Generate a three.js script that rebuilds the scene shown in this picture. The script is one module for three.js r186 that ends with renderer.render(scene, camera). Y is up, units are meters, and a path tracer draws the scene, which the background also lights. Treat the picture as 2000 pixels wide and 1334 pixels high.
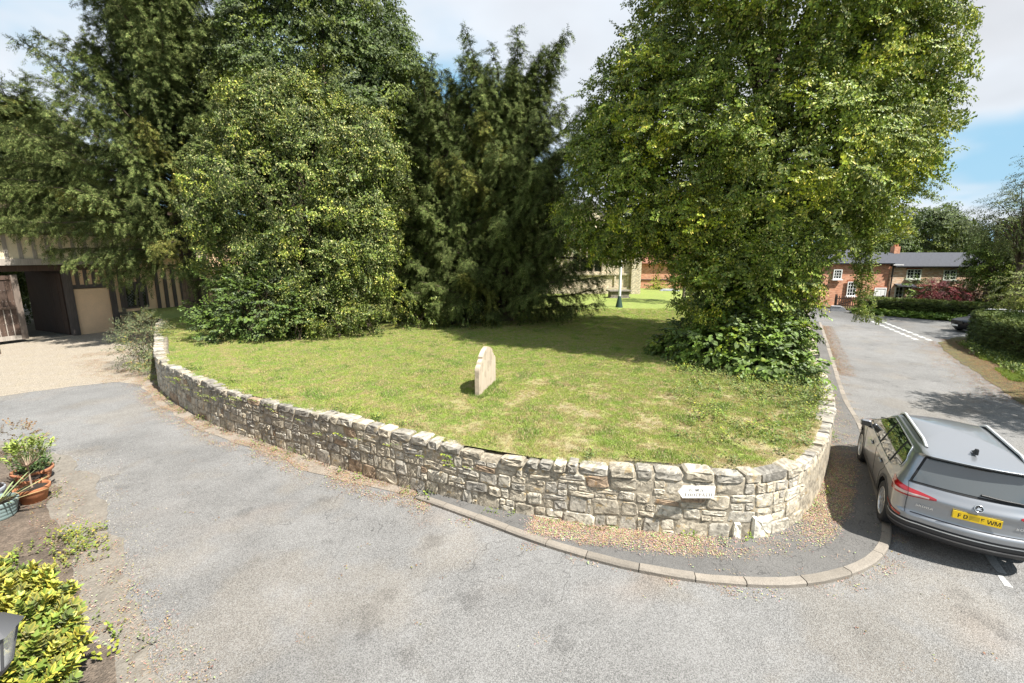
import * as THREE from 'three';
import { mergeGeometries, mergeVertices, toCreasedNormals } from 'three/addons/utils/BufferGeometryUtils.js';
import { RoundedBoxGeometry } from 'three/addons/geometries/RoundedBoxGeometry.js';
import { ImprovedNoise } from 'three/addons/math/ImprovedNoise.js';
import { FontLoader } from 'three/addons/loaders/FontLoader.js';
import { TextGeometry } from 'three/addons/geometries/TextGeometry.js';
import { Brush, Evaluator, SUBTRACTION } from 'three-bvh-csg';

// ------------------------------------------------------------------ camera, sky, sun, exposure
const scene = new THREE.Scene();
const camera = new THREE.PerspectiveCamera(73.74, 1024 / 683, 0.1, 900);
camera.position.set(0, 4.65, 0);
camera.rotation.x = -0.1857;
const EXPOSURE = 2.25;
const SUN_DIR = new THREE.Vector3(0.459, 0.829, 0.319).normalize();
const sun = new THREE.DirectionalLight(new THREE.Color(1.0, 0.965, 0.90), 5.0);
sun.position.copy(SUN_DIR).multiplyScalar(120);
sun.castShadow = true;
sun.shadow.mapSize.set(4096, 4096);
Object.assign(sun.shadow.camera, { left: -60, right: 60, top: 60, bottom: -60, near: 1, far: 300 });
scene.add(sun); scene.add(sun.target);

// seeded random, noise
function rng(seed) { let a = seed >>> 0; return () => { a = (a + 0x6D2B79F5) | 0; let t = Math.imul(a ^ (a >>> 15), 1 | a); t = (t + Math.imul(t ^ (t >>> 7), 61 | t)) ^ t; return ((t ^ (t >>> 14)) >>> 0) / 4294967296; }; }
const PN = new ImprovedNoise();
const n3 = (x, y, z) => PN.noise(x, y, z);
function fb(x, y, z, o = 4) { let a = 0, w = 0.5, f = 1; for (let i = 0; i < o; i++) { a += w * PN.noise(x * f + i * 7.3, y * f + i * 3.1, z * f + i * 1.7); w *= 0.5; f *= 2.03; } return a; }
const mix = (a, b, t) => a + (b - a) * t, clamp = (x, a = 0, b = 1) => Math.min(b, Math.max(a, x));
const sstep = (a, b, x) => { const t = clamp((x - a) / (b - a)); return t * t * (3 - 2 * t); };
const V3 = (x, y, z) => new THREE.Vector3(x, y, z);

{ // the sky: blue with broken white cloud all round
  const W = 2048, H = 1024, d = new Float32Array(W * H * 4);
  for (let j = 0; j < H; j++) {
    const el = ((j + 0.5) / H - 0.5) * Math.PI, y = Math.sin(el), c = Math.cos(el);
    for (let i = 0; i < W; i++) {
      const az = ((i + 0.5) / W - 0.5) * 2 * Math.PI, x = c * Math.cos(az), z = c * Math.sin(az);
      const up = Math.max(y, 0), k = Math.pow(1 - up, 2.2);
      let r = mix(0.10, 0.22, k), g = mix(0.25, 0.34, k), b = mix(0.39, 0.42, k);
      const q = 1 / (up + 0.22), px = x * q * 0.62, pz = z * q * 0.62;
      let n = fb(px * 1.15 + 11.3, 0.4, pz * 1.15 + 5.2, 6) + 0.35 * fb(px * 0.5 + 3.1, 2.2, pz * 0.5 + 1.7, 3);
      const cl = sstep(-0.06, 0.2, n + 0.055), th = sstep(0.05, 0.5, n), tex = 0.5 + fb(px * 4 + 1, 6, pz * 4, 4);
      const cr = mix(0.425, 0.34, th) * mix(0.9, 1.1, clamp(tex)), a = cl * mix(0.82, 0.97, th);
      r = mix(r, cr * 0.985, a); g = mix(g, cr * 1.0, a); b = mix(b, cr * 1.045, a);
      if (y < 0) { const t = sstep(0, -0.15, y); r = mix(r, 0.10, t); g = mix(g, 0.11, t); b = mix(b, 0.08, t); }
      const o = (j * W + i) * 4; d[o] = r; d[o + 1] = g; d[o + 2] = b; d[o + 3] = 1;
    }
  }
  const t = new THREE.DataTexture(d, W, H, THREE.RGBAFormat, THREE.FloatType);
  t.mapping = THREE.EquirectangularReflectionMapping; t.magFilter = t.minFilter = THREE.LinearFilter; t.needsUpdate = true;
  scene.background = t; scene.environment = t;
}

// ------------------------------------------------------------------ naming
const used = {};
function numbered(n) { n = n.replace(/_\d{3}$/, ''); if (!(n in used)) { used[n] = 0; return n; } used[n]++; return n + '_' + String(used[n]).padStart(3, '0'); }
function tag(o, label, category, group, kind) { if (label) o.userData.label = label; if (category) o.userData.category = category; if (group) o.userData.group = group; if (kind) o.userData.kind = kind; return o; }
function thing(name, label, category, p = [0, 0, 0], turn = 0, group) { const o = new THREE.Group(); o.name = numbered(name); scene.add(o); o.position.set(...p); o.rotation.y = turn; return tag(o, label, category, group); }
function mesh(name, geo, mat, parent = scene) { const m = new THREE.Mesh(Array.isArray(geo) ? merge(geo) : geo, mat); m.name = parent === scene ? numbered(name) : name; m.castShadow = m.receiveShadow = true; if (name === 'stems' || name === 'leading' || name === 'limbs') m.userData.kind = 'stuff'; parent.add(m); return m; }
function struct(name, geo, mat, label) { const m = mesh(name, geo, mat); m.userData.kind = 'structure'; if (label) m.userData.label = label; return m; }
function merge(gs) { gs = gs.map(g => { g = g.index ? g.toNonIndexed() : g; for (const k of Object.keys(g.attributes)) if (!['position', 'normal', 'uv'].includes(k)) g.deleteAttribute(k); if (!g.attributes.uv) g.setAttribute('uv', new THREE.BufferAttribute(new Float32Array(g.attributes.position.count * 2), 2)); if (!g.attributes.normal) g.computeVertexNormals(); return g; }); return mergeGeometries(gs); }
// box with uv in metres
function box(w, h, d, x = 0, y = 0, z = 0, r = 0) {
  const g = r ? new RoundedBoxGeometry(w, h, d, 1, r) : new THREE.BoxGeometry(w, h, d);
  g.translate(x, y, z); return boxUV(g);
}
function boxUV(g, s = 1) {
  g = g.index ? g.toNonIndexed() : g; if (!g.attributes.normal) g.computeVertexNormals();
  const p = g.attributes.position, n = g.attributes.normal, uv = new Float32Array(p.count * 2);
  for (let i = 0; i < p.count; i += 3) {
    const ax = Math.abs(n.getX(i)) + Math.abs(n.getX(i + 1)) + Math.abs(n.getX(i + 2)), ay = Math.abs(n.getY(i)) + Math.abs(n.getY(i + 1)) + Math.abs(n.getY(i + 2)), az = Math.abs(n.getZ(i)) + Math.abs(n.getZ(i + 1)) + Math.abs(n.getZ(i + 2));
    for (let k = i; k < i + 3; k++) {
      const u = ax > ay && ax > az ? [p.getZ(k), p.getY(k)] : ay > az ? [p.getX(k), p.getZ(k)] : [p.getX(k), p.getY(k)];
      uv[k * 2] = u[0] * s; uv[k * 2 + 1] = u[1] * s;
    }
  }
  g.setAttribute('uv', new THREE.BufferAttribute(uv, 2)); return g;
}
function tube(pts, r, seg = 24, rad = 8, closed = false) { return new THREE.TubeGeometry(new THREE.CatmullRomCurve3(pts.map(p => p.isVector3 ? p : V3(...p)), closed), seg, r, rad, closed); }
// tapered tube along points, radii r0..r1
function limb(pts, r0, r1, rad = 6, seg = 8) {
  const c = new THREE.CatmullRomCurve3(pts), fr = c.computeFrenetFrames(seg), P = [], I = [], U = [];
  const L = c.getLength();
  for (let i = 0; i <= seg; i++) { const t = i / seg, p = c.getPointAt(t), r = mix(r0, r1, t);
    for (let j = 0; j <= rad; j++) { const a = j / rad * Math.PI * 2, q = p.clone().addScaledVector(fr.normals[i], Math.cos(a) * r).addScaledVector(fr.binormals[i], Math.sin(a) * r); P.push(q.x, q.y, q.z); U.push(j / rad * r0 * 6, t * L); } }
  for (let i = 0; i < seg; i++) for (let j = 0; j < rad; j++) { const a = i * (rad + 1) + j, b = a + rad + 1; I.push(a, a + 1, b, b, a + 1, b + 1); }
  const g = new THREE.BufferGeometry(); g.setAttribute('position', new THREE.Float32BufferAttribute(P, 3)); g.setAttribute('uv', new THREE.Float32BufferAttribute(U, 2)); g.setIndex(I); g.computeVertexNormals(); return g;
}
function shapeGeo(pts, y) { // flat sheet from [x,z] outline, uv in metres
  const s = new THREE.Shape(pts.map(p => new THREE.Vector2(p[0], -p[1]))), g = new THREE.ShapeGeometry(s); g.rotateX(-Math.PI / 2); g.translate(0, y, 0);
  const p = g.attributes.position, uv = g.attributes.uv; for (let i = 0; i < p.count; i++) uv.setXY(i, p.getX(i), p.getZ(i)); return g;
}
function rough(pts, step, amp, seed, closed = true) { // subdivide an outline and make it uneven
  const out = [], n = pts.length; const R = rng(seed);
  for (let i = 0; i < (closed ? n : n - 1); i++) { const a = pts[i], b = pts[(i + 1) % n], L = Math.hypot(b[0] - a[0], b[1] - a[1]), k = Math.max(1, Math.round(L / step));
    for (let j = 0; j < k; j++) { const t = j / k, x = mix(a[0], b[0], t), z = mix(a[1], b[1], t); const f = a[2] === 0 ? 0 : 1; out.push([x + f * amp * (fb(x * 1.1, seed, z * 1.1, 2) * 1.5 + (R() - 0.5) * 0.12), z + f * amp * (fb(x * 1.1, seed + 9, z * 1.1, 2) * 1.5 + (R() - 0.5) * 0.12)]); } }
  return out;
}

// ------------------------------------------------------------------ textures
const toS = v => { v = clamp(v); return Math.round(255 * (v <= 0.0031308 ? v * 12.92 : 1.055 * Math.pow(v, 1 / 2.4) - 0.055)); };
function lattice(seed) { const R = rng(seed), t = new Float32Array(4096); for (let i = 0; i < 4096; i++) t[i] = R(); return t; }
const LT = lattice(77);
function vn(x, y, per, s) { // tileable value noise, x,y in [0,per)
  const xi = Math.floor(x), yi = Math.floor(y), fx = x - xi, fy = y - yi, ux = fx * fx * (3 - 2 * fx), uy = fy * fy * (3 - 2 * fy);
  const h = (a, b) => LT[(((a % per + per) % per) * 73 + ((b % per + per) % per) * 179 + s * 311) & 4095];
  return mix(mix(h(xi, yi), h(xi + 1, yi), ux), mix(h(xi, yi + 1), h(xi + 1, yi + 1), ux), uy);
}
function tn(u, v, f, o, s = 0) { let a = 0, w = 0.5, t = 0; for (let i = 0; i < o; i++) { a += w * vn(u * f, v * f, f, s + i); t += w; w *= 0.55; f *= 2; } return a / t; }
function tex(N, fn, rep = 1, color = true, NY = N) {
  const d = new Uint8Array(N * NY * 4);
  for (let j = 0; j < NY; j++) for (let i = 0; i < N; i++) { const c = fn((i + 0.5) / N, (j + 0.5) / NY), o = (j * N + i) * 4; if (color) { d[o] = toS(c[0]); d[o + 1] = toS(c[1]); d[o + 2] = toS(c[2]); } else d[o] = d[o + 1] = d[o + 2] = Math.round(255 * clamp(c)); d[o + 3] = 255; }
  const t = new THREE.DataTexture(d, N, NY); t.wrapS = t.wrapT = THREE.RepeatWrapping; t.magFilter = THREE.LinearFilter; t.minFilter = THREE.LinearMipmapLinearFilter; t.generateMipmaps = true;
  if (color) t.colorSpace = THREE.SRGBColorSpace; if (Array.isArray(rep)) t.repeat.set(...rep); else t.repeat.set(rep, rep); t.needsUpdate = true; return t;
}
const lin = (r, g, b) => new THREE.Color().setRGB(r, g, b);
const std = (c, rough = 0.85, o = {}) => new THREE.MeshStandardMaterial({ color: Array.isArray(c) ? lin(...c) : c, roughness: rough, ...o });

const T = {};
{ const R = rng(5), gr = new Float32Array(1024 * 1024); // asphalt chippings: cellular grains
  for (let i = 0; i < gr.length; i++) gr[i] = R();
  const N = 256, px = [], py = []; for (let i = 0; i < N * N; i++) { px.push(R()); py.push(R()); }
  T.chip = (u, v, f, s) => { let x = u * f, y = v * f, xi = Math.floor(x), yi = Math.floor(y), best = 9, id = 0; for (let a = -1; a < 2; a++) for (let b = -1; b < 2; b++) { const cx = ((xi + a) % f + f) % f, cy = ((yi + b) % f + f) % f, k = (cx * 131 + cy * 17 + s) & 65535, dx = xi + a + px[k] - x, dy = yi + b + py[k] - y, dd = dx * dx + dy * dy; if (dd < best) { best = dd; id = k; } } return [Math.sqrt(best), gr[id]]; };
}
T.asph = tex(2048, (u, v) => { const [d, k] = T.chip(u, v, 600, 3), f = tn(u, v, 10, 5, 2), g = tn(u, v, 26, 4, 14); let b = 0.70 + 0.46 * Math.pow(k, 1.6) - 0.36 * sstep(0.25, 0.7, d) + (f - 0.5) * 0.24 + (g - 0.5) * 0.14; const c1 = Math.abs(tn(u, v, 6, 5, 31) - 0.5), c2 = Math.abs(tn(u, v, 9, 5, 61) - 0.55), msk = sstep(0.52, 0.62, tn(u, v, 4, 3, 44)); if (c1 < 0.0035) b *= mix(1, 0.62, msk); if (c2 < 0.0028) b *= mix(1, 0.68, msk); const oil = sstep(0.70, 0.80, tn(u, v, 13, 4, 71)); b *= 1 - 0.22 * oil; const tan = sstep(0.5, 0.72, tn(u, v, 7, 4, 83)); return [b * (1 + 0.05 * tan), b * 0.985, b * (0.965 - 0.06 * tan)]; }, 1 / 8);
T.asphB = tex(1024, (u, v) => { const [d, k] = T.chip(u, v, 150, 3); return (1 - sstep(0.1, 0.75, d)) * (0.5 + 0.5 * k); }, 1 / 2, false);
T.fine = tex(512, (u, v) => { const b = 0.72 + 0.5 * (tn(u, v, 64, 3, 1) - 0.5) + 0.3 * (tn(u, v, 8, 4, 4) - 0.5); return [b, b, b]; }, 1);
T.fineB = tex(512, (u, v) => tn(u, v, 48, 4, 3), 1, false);
T.speck = tex(512, (u, v) => { const [d, k] = T.chip(u, v, 70, 11); const b = 0.86 + 0.22 * (tn(u, v, 5, 5, 1) - 0.5) + 0.24 * (k - 0.5) - 0.12 * sstep(0.3, 0.7, d); return [b, b * 0.985, b * 0.96]; }, 1.6);
T.stone = tex(512, (u, v) => { const a = tn(u, v, 6, 6, 1), l = sstep(0.52, 0.66, tn(u, v, 9, 5, 7)), w = sstep(0.60, 0.70, tn(u, v, 14, 4, 12)), o = sstep(0.66, 0.74, tn(u, v, 7, 4, 21)); let b = 0.66 + 0.55 * (a - 0.5); let c = [b, b * 0.97, b * 0.9]; c = c.map((x, i) => mix(x, [0.30, 0.29, 0.27][i], l * 0.7)); c = c.map((x, i) => mix(x, [0.98, 0.97, 0.93][i], w * 0.6)); c = c.map((x, i) => mix(x, [0.85, 0.62, 0.26][i], o * 0.35)); return c; }, 1.7);
T.stoneB = tex(512, (u, v) => 0.65 * tn(u, v, 7, 6, 5) + 0.35 * Math.abs(2 * tn(u, v, 11, 4, 9) - 1), 1.7, false);
T.wood = tex(256, (u, v) => { const a = tn(u, v, 4, 3, 1), g = vn(u * 40, v * 3 + a * 2, 40, 5) * 0.6 + vn(u * 90, v * 6, 90, 2) * 0.4; const b = 0.55 + 0.5 * g + 0.3 * (tn(u, v, 5, 3, 8) - 0.5); return [b, b * 0.97, b * 0.93]; }, [1.2, 0.6]);
T.woodB = tex(256, (u, v) => vn(u * 40, v * 3, 40, 5) * 0.6 + vn(u * 90, v * 6, 90, 2) * 0.4, [1.2, 0.6], false);
T.bark = tex(256, (u, v) => { const r = Math.abs(vn(u * 12 + tn(u, v, 4, 2, 1), v * 4, 12, 3) - 0.5) * 2, b = 0.35 + 0.6 * r * (0.6 + 0.6 * tn(u, v, 16, 3, 6)); return [b, b * 0.9, b * 0.78]; }, [1, 0.7]);
T.plaster = tex(512, (u, v) => { const b = 0.9 + 0.22 * (tn(u, v, 4, 5, 1) - 0.5) + 0.1 * (tn(u, v, 64, 2, 3) - 0.5); return [b, b, b * 0.99]; }, 0.4);
// far brick walls (house 45 m off: bricks are about one pixel)
const brickTex = (tones, seed, mort) => { const R = rng(seed), k = []; for (let i = 0; i < 4096; i++) k.push(R()); return tex(512, (u, v) => { const row = Math.floor(v * 24), x = u * 8 + (row & 1) * 0.5, cx = Math.floor(x) & 7, fx = x - Math.floor(x), fy = v * 24 - row; const m = fx < 0.05 || fy < 0.14; if (m) return mort; const t = k[(row * 8 + cx) & 4095], c = tones[Math.floor(t * tones.length)], s = 0.85 + 0.3 * k[(row * 13 + cx * 7 + 5) & 4095]; return c.map(q => q * s); }, [1 / 1.8, 1 / 1.8]); };
T.brickRed = brickTex([[0.52, 0.22, 0.12], [0.58, 0.27, 0.15], [0.44, 0.18, 0.10], [0.54, 0.28, 0.17]], 3, [0.42, 0.33, 0.26]);
T.brickPale = brickTex([[0.58, 0.36, 0.22], [0.62, 0.43, 0.29], [0.48, 0.27, 0.16], [0.60, 0.46, 0.33]], 8, [0.52, 0.45, 0.36]);

const M = {
  asphalt: new THREE.MeshStandardMaterial({ map: T.asph, bumpMap: T.asphB, bumpScale: 0.005, vertexColors: true, roughness: 0.92 }),
  lawn: new THREE.MeshStandardMaterial({ map: T.fine, bumpMap: T.fineB, bumpScale: 0.03, vertexColors: true, roughness: 1 }),
  stone: new THREE.MeshStandardMaterial({ map: T.stone, bumpMap: T.stoneB, bumpScale: 0.011, vertexColors: true, roughness: 0.95, flatShading: false }),
  bark: std([0.16, 0.13, 0.10], 0.95, { map: T.bark, bumpMap: T.bark, bumpScale: 0.03 }),
  oak: std([0.115, 0.095, 0.085], 0.85, { map: T.wood, bumpMap: T.woodB, bumpScale: 0.008 }),
  oakPale: std([0.40, 0.36, 0.32], 0.85, { map: T.wood, bumpMap: T.woodB, bumpScale: 0.006 }),
  gateBrown: std([0.085, 0.05, 0.035], 0.75, { map: T.wood, bumpMap: T.woodB, bumpScale: 0.006 }),
  tan: std([0.97, 0.66, 0.41], 0.95, { map: T.plaster, bumpMap: T.fineB, bumpScale: 0.004 }),
  cream: std([0.78, 0.66, 0.47], 0.95, { map: T.plaster }),
  white: std([0.78, 0.78, 0.76], 0.55),
  black: std([0.012, 0.012, 0.013], 0.5),
  rubber: std([0.02, 0.02, 0.021], 0.85),
  darkGlass: new THREE.MeshPhysicalMaterial({ color: lin(0.012, 0.014, 0.015), roughness: 0.05, specularIntensity: 1, clearcoat: 1, clearcoatRoughness: 0.02 }),
};

// ------------------------------------------------------------------ ground, road, lawn
function gridSheet(xs, zs, yf, keep, colf, uvs = 1, snap) {
  const nx = xs.length, nz = zs.length, P = new Float32Array(nx * nz * 3), C = new Float32Array(nx * nz * 3), U = new Float32Array(nx * nz * 2), I = [];
  for (let j = 0; j < nz; j++) for (let i = 0; i < nx; i++) { const k = j * nx + i; let x = xs[i], z = zs[j]; if (snap) [x, z] = snap(x, z); P[k * 3] = x; P[k * 3 + 1] = yf(x, z); P[k * 3 + 2] = z; const c = colf(x, z); C[k * 3] = c[0]; C[k * 3 + 1] = c[1]; C[k * 3 + 2] = c[2]; U[k * 2] = x * uvs; U[k * 2 + 1] = z * uvs; }
  for (let j = 0; j < nz - 1; j++) for (let i = 0; i < nx - 1; i++) { if (keep && !(keep(xs[i], zs[j]) || keep(xs[i + 1], zs[j]) || keep(xs[i], zs[j + 1]) || keep(xs[i + 1], zs[j + 1]))) continue; const a = j * nx + i, b = a + 1, c = a + nx, d = c + 1; I.push(a, c, b, b, c, d); }
  const g = new THREE.BufferGeometry(); g.setAttribute('position', new THREE.BufferAttribute(P, 3)); g.setAttribute('color', new THREE.BufferAttribute(C, 3)); g.setAttribute('uv', new THREE.BufferAttribute(U, 2)); g.setIndex(I); g.computeVertexNormals(); return g;
}
const range = (a, b, s) => { const o = []; for (let x = a; x <= b + 1e-6; x += s) o.push(x); return o; };
const inPoly = (p, x, z) => { let c = false; for (let i = 0, j = p.length - 1; i < p.length; j = i++) { const a = p[i], b = p[j]; if ((a[1] > z) !== (b[1] > z) && x < (b[0] - a[0]) * (z - a[1]) / (b[1] - a[1]) + a[0]) c = !c; } return c; };
const distPath = (p, x, z) => { let best = 1e9; for (let i = 0; i < p.length - 1; i++) { const ax = p[i][0], az = p[i][1], bx = p[i + 1][0] - ax, bz = p[i + 1][1] - az, t = clamp(((x - ax) * bx + (z - az) * bz) / (bx * bx + bz * bz)), d = Math.hypot(x - ax - t * bx, z - az - t * bz); if (d < best) best = d; } return best; };

const WALL = [[-19.5, -25.0], [-16.9, -21.3], [-14.5, -18.2], [-12.9, -16.1], [-11.4, -14.6], [-9.6, -13.1], [-7.65, -11.7], [-6.0, -10.75], [-4.2, -9.7], [-2.7, -8.87], [-1.5, -8.27], [-0.48, -7.8], [0.46, -7.46], [1.35, -7.21], [2.2, -7.03], [3.0, -6.91], [3.67, -6.86], [4.22, -6.93], [4.82, -7.2], [5.5, -7.77], [6.3, -8.64], [7.6, -10.3], [8.8, -12.2], [10.4, -15], [12.6, -18.6], [16.5, -25], [21, -32.3]];
const KERB = [[-1.9, -8.13], [-1.1, -7.66], [-0.36, -7.2], [0.42, -6.72], [1.19, -6.33], [1.91, -6.04], [2.6, -5.85], [3.29, -5.75], [4.0, -5.73], [4.77, -5.88], [5.43, -6.14], [6.0, -6.53], [6.5, -7.06], [7.1, -7.95], [8.2, -9.65], [9.6, -11.78], [10.75, -13.9], [12.2, -16.3], [14.8, -20.5], [18.4, -26.3], [21.9, -32.0]];
const wallCurve = new THREE.CatmullRomCurve3(WALL.map(p => V3(p[0], 0, p[1])), false, 'centripetal');
const kerbCurve = new THREE.CatmullRomCurve3(KERB.map(p => V3(p[0], 0, p[1])), false, 'centripetal');
const WL = wallCurve.getLength(), KL = kerbCurve.getLength();
wallCurve.arcLengthDivisions = kerbCurve.arcLengthDivisions = 800; wallCurve.updateArcLengths(); kerbCurve.updateArcLengths();
function onPath(curve, L, s, off = 0) { const t = clamp(s / L), p = curve.getPointAt(t), g = curve.getTangentAt(t); const n = V3(-g.z, 0, g.x); return { p: p.addScaledVector(n, off), n, g, a: Math.atan2(-g.z, g.x) }; }
const wallTop = s => { const q = onPath(wallCurve, WL, s).p; return 1.16 + 0.04 * Math.sin(s * 0.9) + (q.x < -11 ? 0.12 * sstep(-11, -14, q.x) : 0); };

struct('ground', gridSheet(range(-300, 300, 30), range(-500, 100, 30), () => -0.06, null, () => [0.10, 0.12, 0.05], 0.4), M.lawn, 'grassy ground reaching to the horizon');

const drive = [[-14, -12], [-9.5, -10.5], [-5, -8.4], [-1, -6.0], [3, -4.2], [8, -4.5]];
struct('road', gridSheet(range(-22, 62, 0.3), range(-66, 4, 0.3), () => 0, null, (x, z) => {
  let b = 0.235 + 0.055 * fb(x * 0.35, 1, z * 0.35, 4) + 0.03 * fb(x * 1.7, 4, z * 1.7, 3);
  const st = sstep(0.1, 0.42, fb(x * 0.55 + 9, 7, z * 0.55, 4)); b *= 1 - 0.16 * st;
  let c = [b * 1.0, b * 0.985, b * 0.965];
  if (z > -20 && x < 8) { const d = distPath(drive, x, z); const w = sstep(1.6, 0.4, Math.abs(d - 1.1)); c = c.map(q => q * (1 + 0.05 * w)); }
  const br = sstep(0.14, 0.5, fb(x * 0.6 + 3, 3, z * 0.6 + 8, 4)); c = [c[0] * (1 + 0.10 * br), c[1] * (1 - 0.01 * br), c[2] * (1 - 0.10 * br)];
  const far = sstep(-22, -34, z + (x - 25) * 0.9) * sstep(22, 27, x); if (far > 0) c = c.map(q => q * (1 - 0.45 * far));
  return c;
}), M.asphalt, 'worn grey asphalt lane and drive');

// gravel forecourt before the gatehouse, left of the asphalt edge
T.gravel = tex(1024, (u, v) => { const [d, k] = T.chip(u, v, 70, 9), f = tn(u, v, 5, 4, 3); let b = 0.36 + 0.26 * k - 0.2 * sstep(0.3, 0.75, d); return [b * 1.03, b * (0.93 - 0.03 * f), b * (0.80 - 0.12 * f)]; }, 1 / 1.6);
T.gravelB = tex(1024, (u, v) => 1 - sstep(0.1, 0.75, T.chip(u, v, 70, 9)[0]), 1 / 1.6, false);
const gravelOutline = rough([[-40, -6], [-22, -10.5], [-18.5, -13.6], [-17.2, -14.7], [-16.1, -15.8], [-14.7, -16.5], [-13.6, -16.1], [-12.55, -15.2], [-12.3, -16.2], [-14.6, -19], [-17, -22], [-20, -26], [-22, -45, 0], [-60, -45, 0], [-60, -6, 0]], 0.25, 0.22, 4);
struct('gravel_forecourt', shapeGeo(gravelOutline, 0.006), std([0.74, 0.71, 0.68], 0.98, { map: T.gravel, bumpMap: T.gravelB, bumpScale: 0.012 }), 'pale gravel forecourt before the gatehouse');

// pavement round the corner
const SQ = []; for (let i = 0; i <= 160; i++) SQ.push(KL * i / 160);
const paveH = 0.065;
{ const inner = [], outer = []; for (const s of SQ) { const q = onPath(kerbCurve, KL, s, -0.13).p; outer.push([q.x, q.z]); }
  for (let i = 0; i <= 200; i++) { const s = WL * i / 200, q = onPath(wallCurve, WL, s, -0.18).p; if (q.x > -2.3) inner.push([q.x, q.z]); }
  const xs = range(-2.4, 23, 0.2), zs = range(-33, -5.4, 0.2), poly = [...outer, ...inner.reverse()];
  const g = shapeGeo(poly, paveH);
  T.pave = tex(1024, (u, v) => { const [d, k] = T.chip(u, v, 200, 5); const cr = Math.abs(tn(u, v, 5, 5, 31) - 0.5), cr2 = Math.abs(tn(u, v, 7, 5, 51) - 0.52); let b = 0.118 + 0.035 * (k - 0.5) - 0.02 * sstep(0.3, 0.7, d) + 0.06 * (tn(u, v, 4, 5, 8) - 0.5); if (cr < 0.006 || cr2 < 0.004) b *= 0.6; return [b * 1.03, b * 0.985, b * 0.93]; }, 1 / 3.1);
  struct('pavement', g, std([1, 1, 1], 0.93, { map: T.pave, bumpMap: T.asphB, bumpScale: 0.003 }), 'grey tarmac pavement round the corner below the stone wall'); }
// dry earth strip between the asphalt and the foot of the wall
{ const a = [], b = []; for (let i = 0; i <= 120; i++) { const s = WL * i / 120, q = onPath(wallCurve, WL, s, -0.15).p; if (q.x < -1.4 && q.x > -18.6) { a.push([q.x, q.z]); const r = onPath(wallCurve, WL, s, 0.42 + 0.34 * fb(s * 0.9, 3, 1, 3) - 0.2 * sstep(-3.4, -1.5, q.x)).p; b.push([r.x, r.z]); } }
  T.earth = tex(512, (u, v) => { const k = tn(u, v, 40, 3, 2), f = tn(u, v, 6, 4, 6); return [mix(0.26, 0.46, k) * (0.75 + 0.5 * f), mix(0.205, 0.375, k) * (0.75 + 0.5 * f), mix(0.15, 0.28, k) * (0.75 + 0.5 * f)]; }, 1 / 1.3);
  struct('dirt_strip', shapeGeo([...b, ...a.reverse()], 0.010), std([0.66, 0.69, 0.74], 1, { map: T.earth, bumpMap: T.fineB, bumpScale: 0.02 }), 'dry earth strip along the foot of the wall'); }

// kerb of single stones
{ const kerb = new THREE.Group(); kerb.name = 'kerb'; kerb.userData = { kind: 'structure', label: 'worn pinkish stone kerb curving round the pavement' }; scene.add(kerb);
  const R = rng(21), mats = [[0.27, 0.24, 0.205], [0.30, 0.265, 0.225], [0.23, 0.205, 0.175], [0.28, 0.25, 0.215]].map(c => std(c, 0.95, { map: T.speck, bumpMap: T.stoneB, bumpScale: 0.008 }));
  let s = 0; while (s < KL - 0.5) { const L = 0.52 + R() * 0.42, e = Math.min(KL, s + L), a = s + 0.007, b = e - 0.007, W = 0.135, h = paveH + 0.004 + R() * 0.010, P = [], seg = 3;
    const prof = [[0.0, -0.12], [0.0, h - 0.025], [-0.022, h], [-W, h - 0.004], [-W, -0.12]]; const jit = prof.map(() => (R() - 0.5) * 0.008);
    for (let i = 0; i <= seg; i++) { const q = mix(a, b, i / seg), o = onPath(kerbCurve, KL, q); for (let k = 0; k < 5; k++) { const p = o.p.clone().addScaledVector(o.n, prof[k][0] + jit[k]); P.push(p.x, prof[k][1] + (k > 0 && k < 4 ? (R() - 0.5) * 0.008 : 0), p.z); } }
    const I = []; for (let i = 0; i < seg; i++) for (let k = 0; k < 4; k++) { const u = i * 5 + k; I.push(u, u + 5, u + 1, u + 1, u + 5, u + 6); }
    for (const o of [0, seg * 5]) for (let k = 1; k < 4; k++) I.push(...(o ? [o, o + k + 1, o + k] : [o, o + k, o + k + 1]));
    let g = new THREE.BufferGeometry(); g.setAttribute('position', new THREE.Float32BufferAttribute(P, 3)); g.setIndex(I.slice()); g = g.toNonIndexed(); g.computeVertexNormals(); g = boxUV(g);
    mesh('kerb_stone', g, mats[Math.floor(R() * 4)], kerb); s = e; } }

// lawn behind the wall
const lawnPoly = []; for (let i = 0; i <= 220; i++) { const q = onPath(wallCurve, WL, WL * i / 220, -0.14).p; lawnPoly.push([q.x, q.z]); }
const lawnEdge = lawnPoly.slice(); lawnPoly.push([24, -40], [30, -75], [-60, -75], [-60, -50], [-24.2, -30]);
const lawnH = (x, z) => 1.115 + 0.05 * fb(x * 0.5, 2, z * 0.5, 3) + 0.10 * sstep(-12, -17, x) * sstep(-40, -20, z);
const bare = (x, z) => { // dry, straw and bare earth patches in the front part of the lawn
  const front = sstep(-19, -10.5, z) * sstep(-9, 2, x), e = distPath(lawnEdge, x, z);
  return clamp(0.95 * sstep(0.0, 0.34, fb(x * 1.15 + 4, 5, z * 1.15, 4) + 0.17 * front - 0.04) * (0.4 + 0.6 * front) + 0.9 * sstep(0.4, 0.05, e) * sstep(-3, 3, x) + 0.55 * sstep(0.3, 0.0, Math.abs(distPath([[-13.3, -20.5], [-11.0, -16.9], [-8, -13.5]], x, z))) );
};
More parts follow.
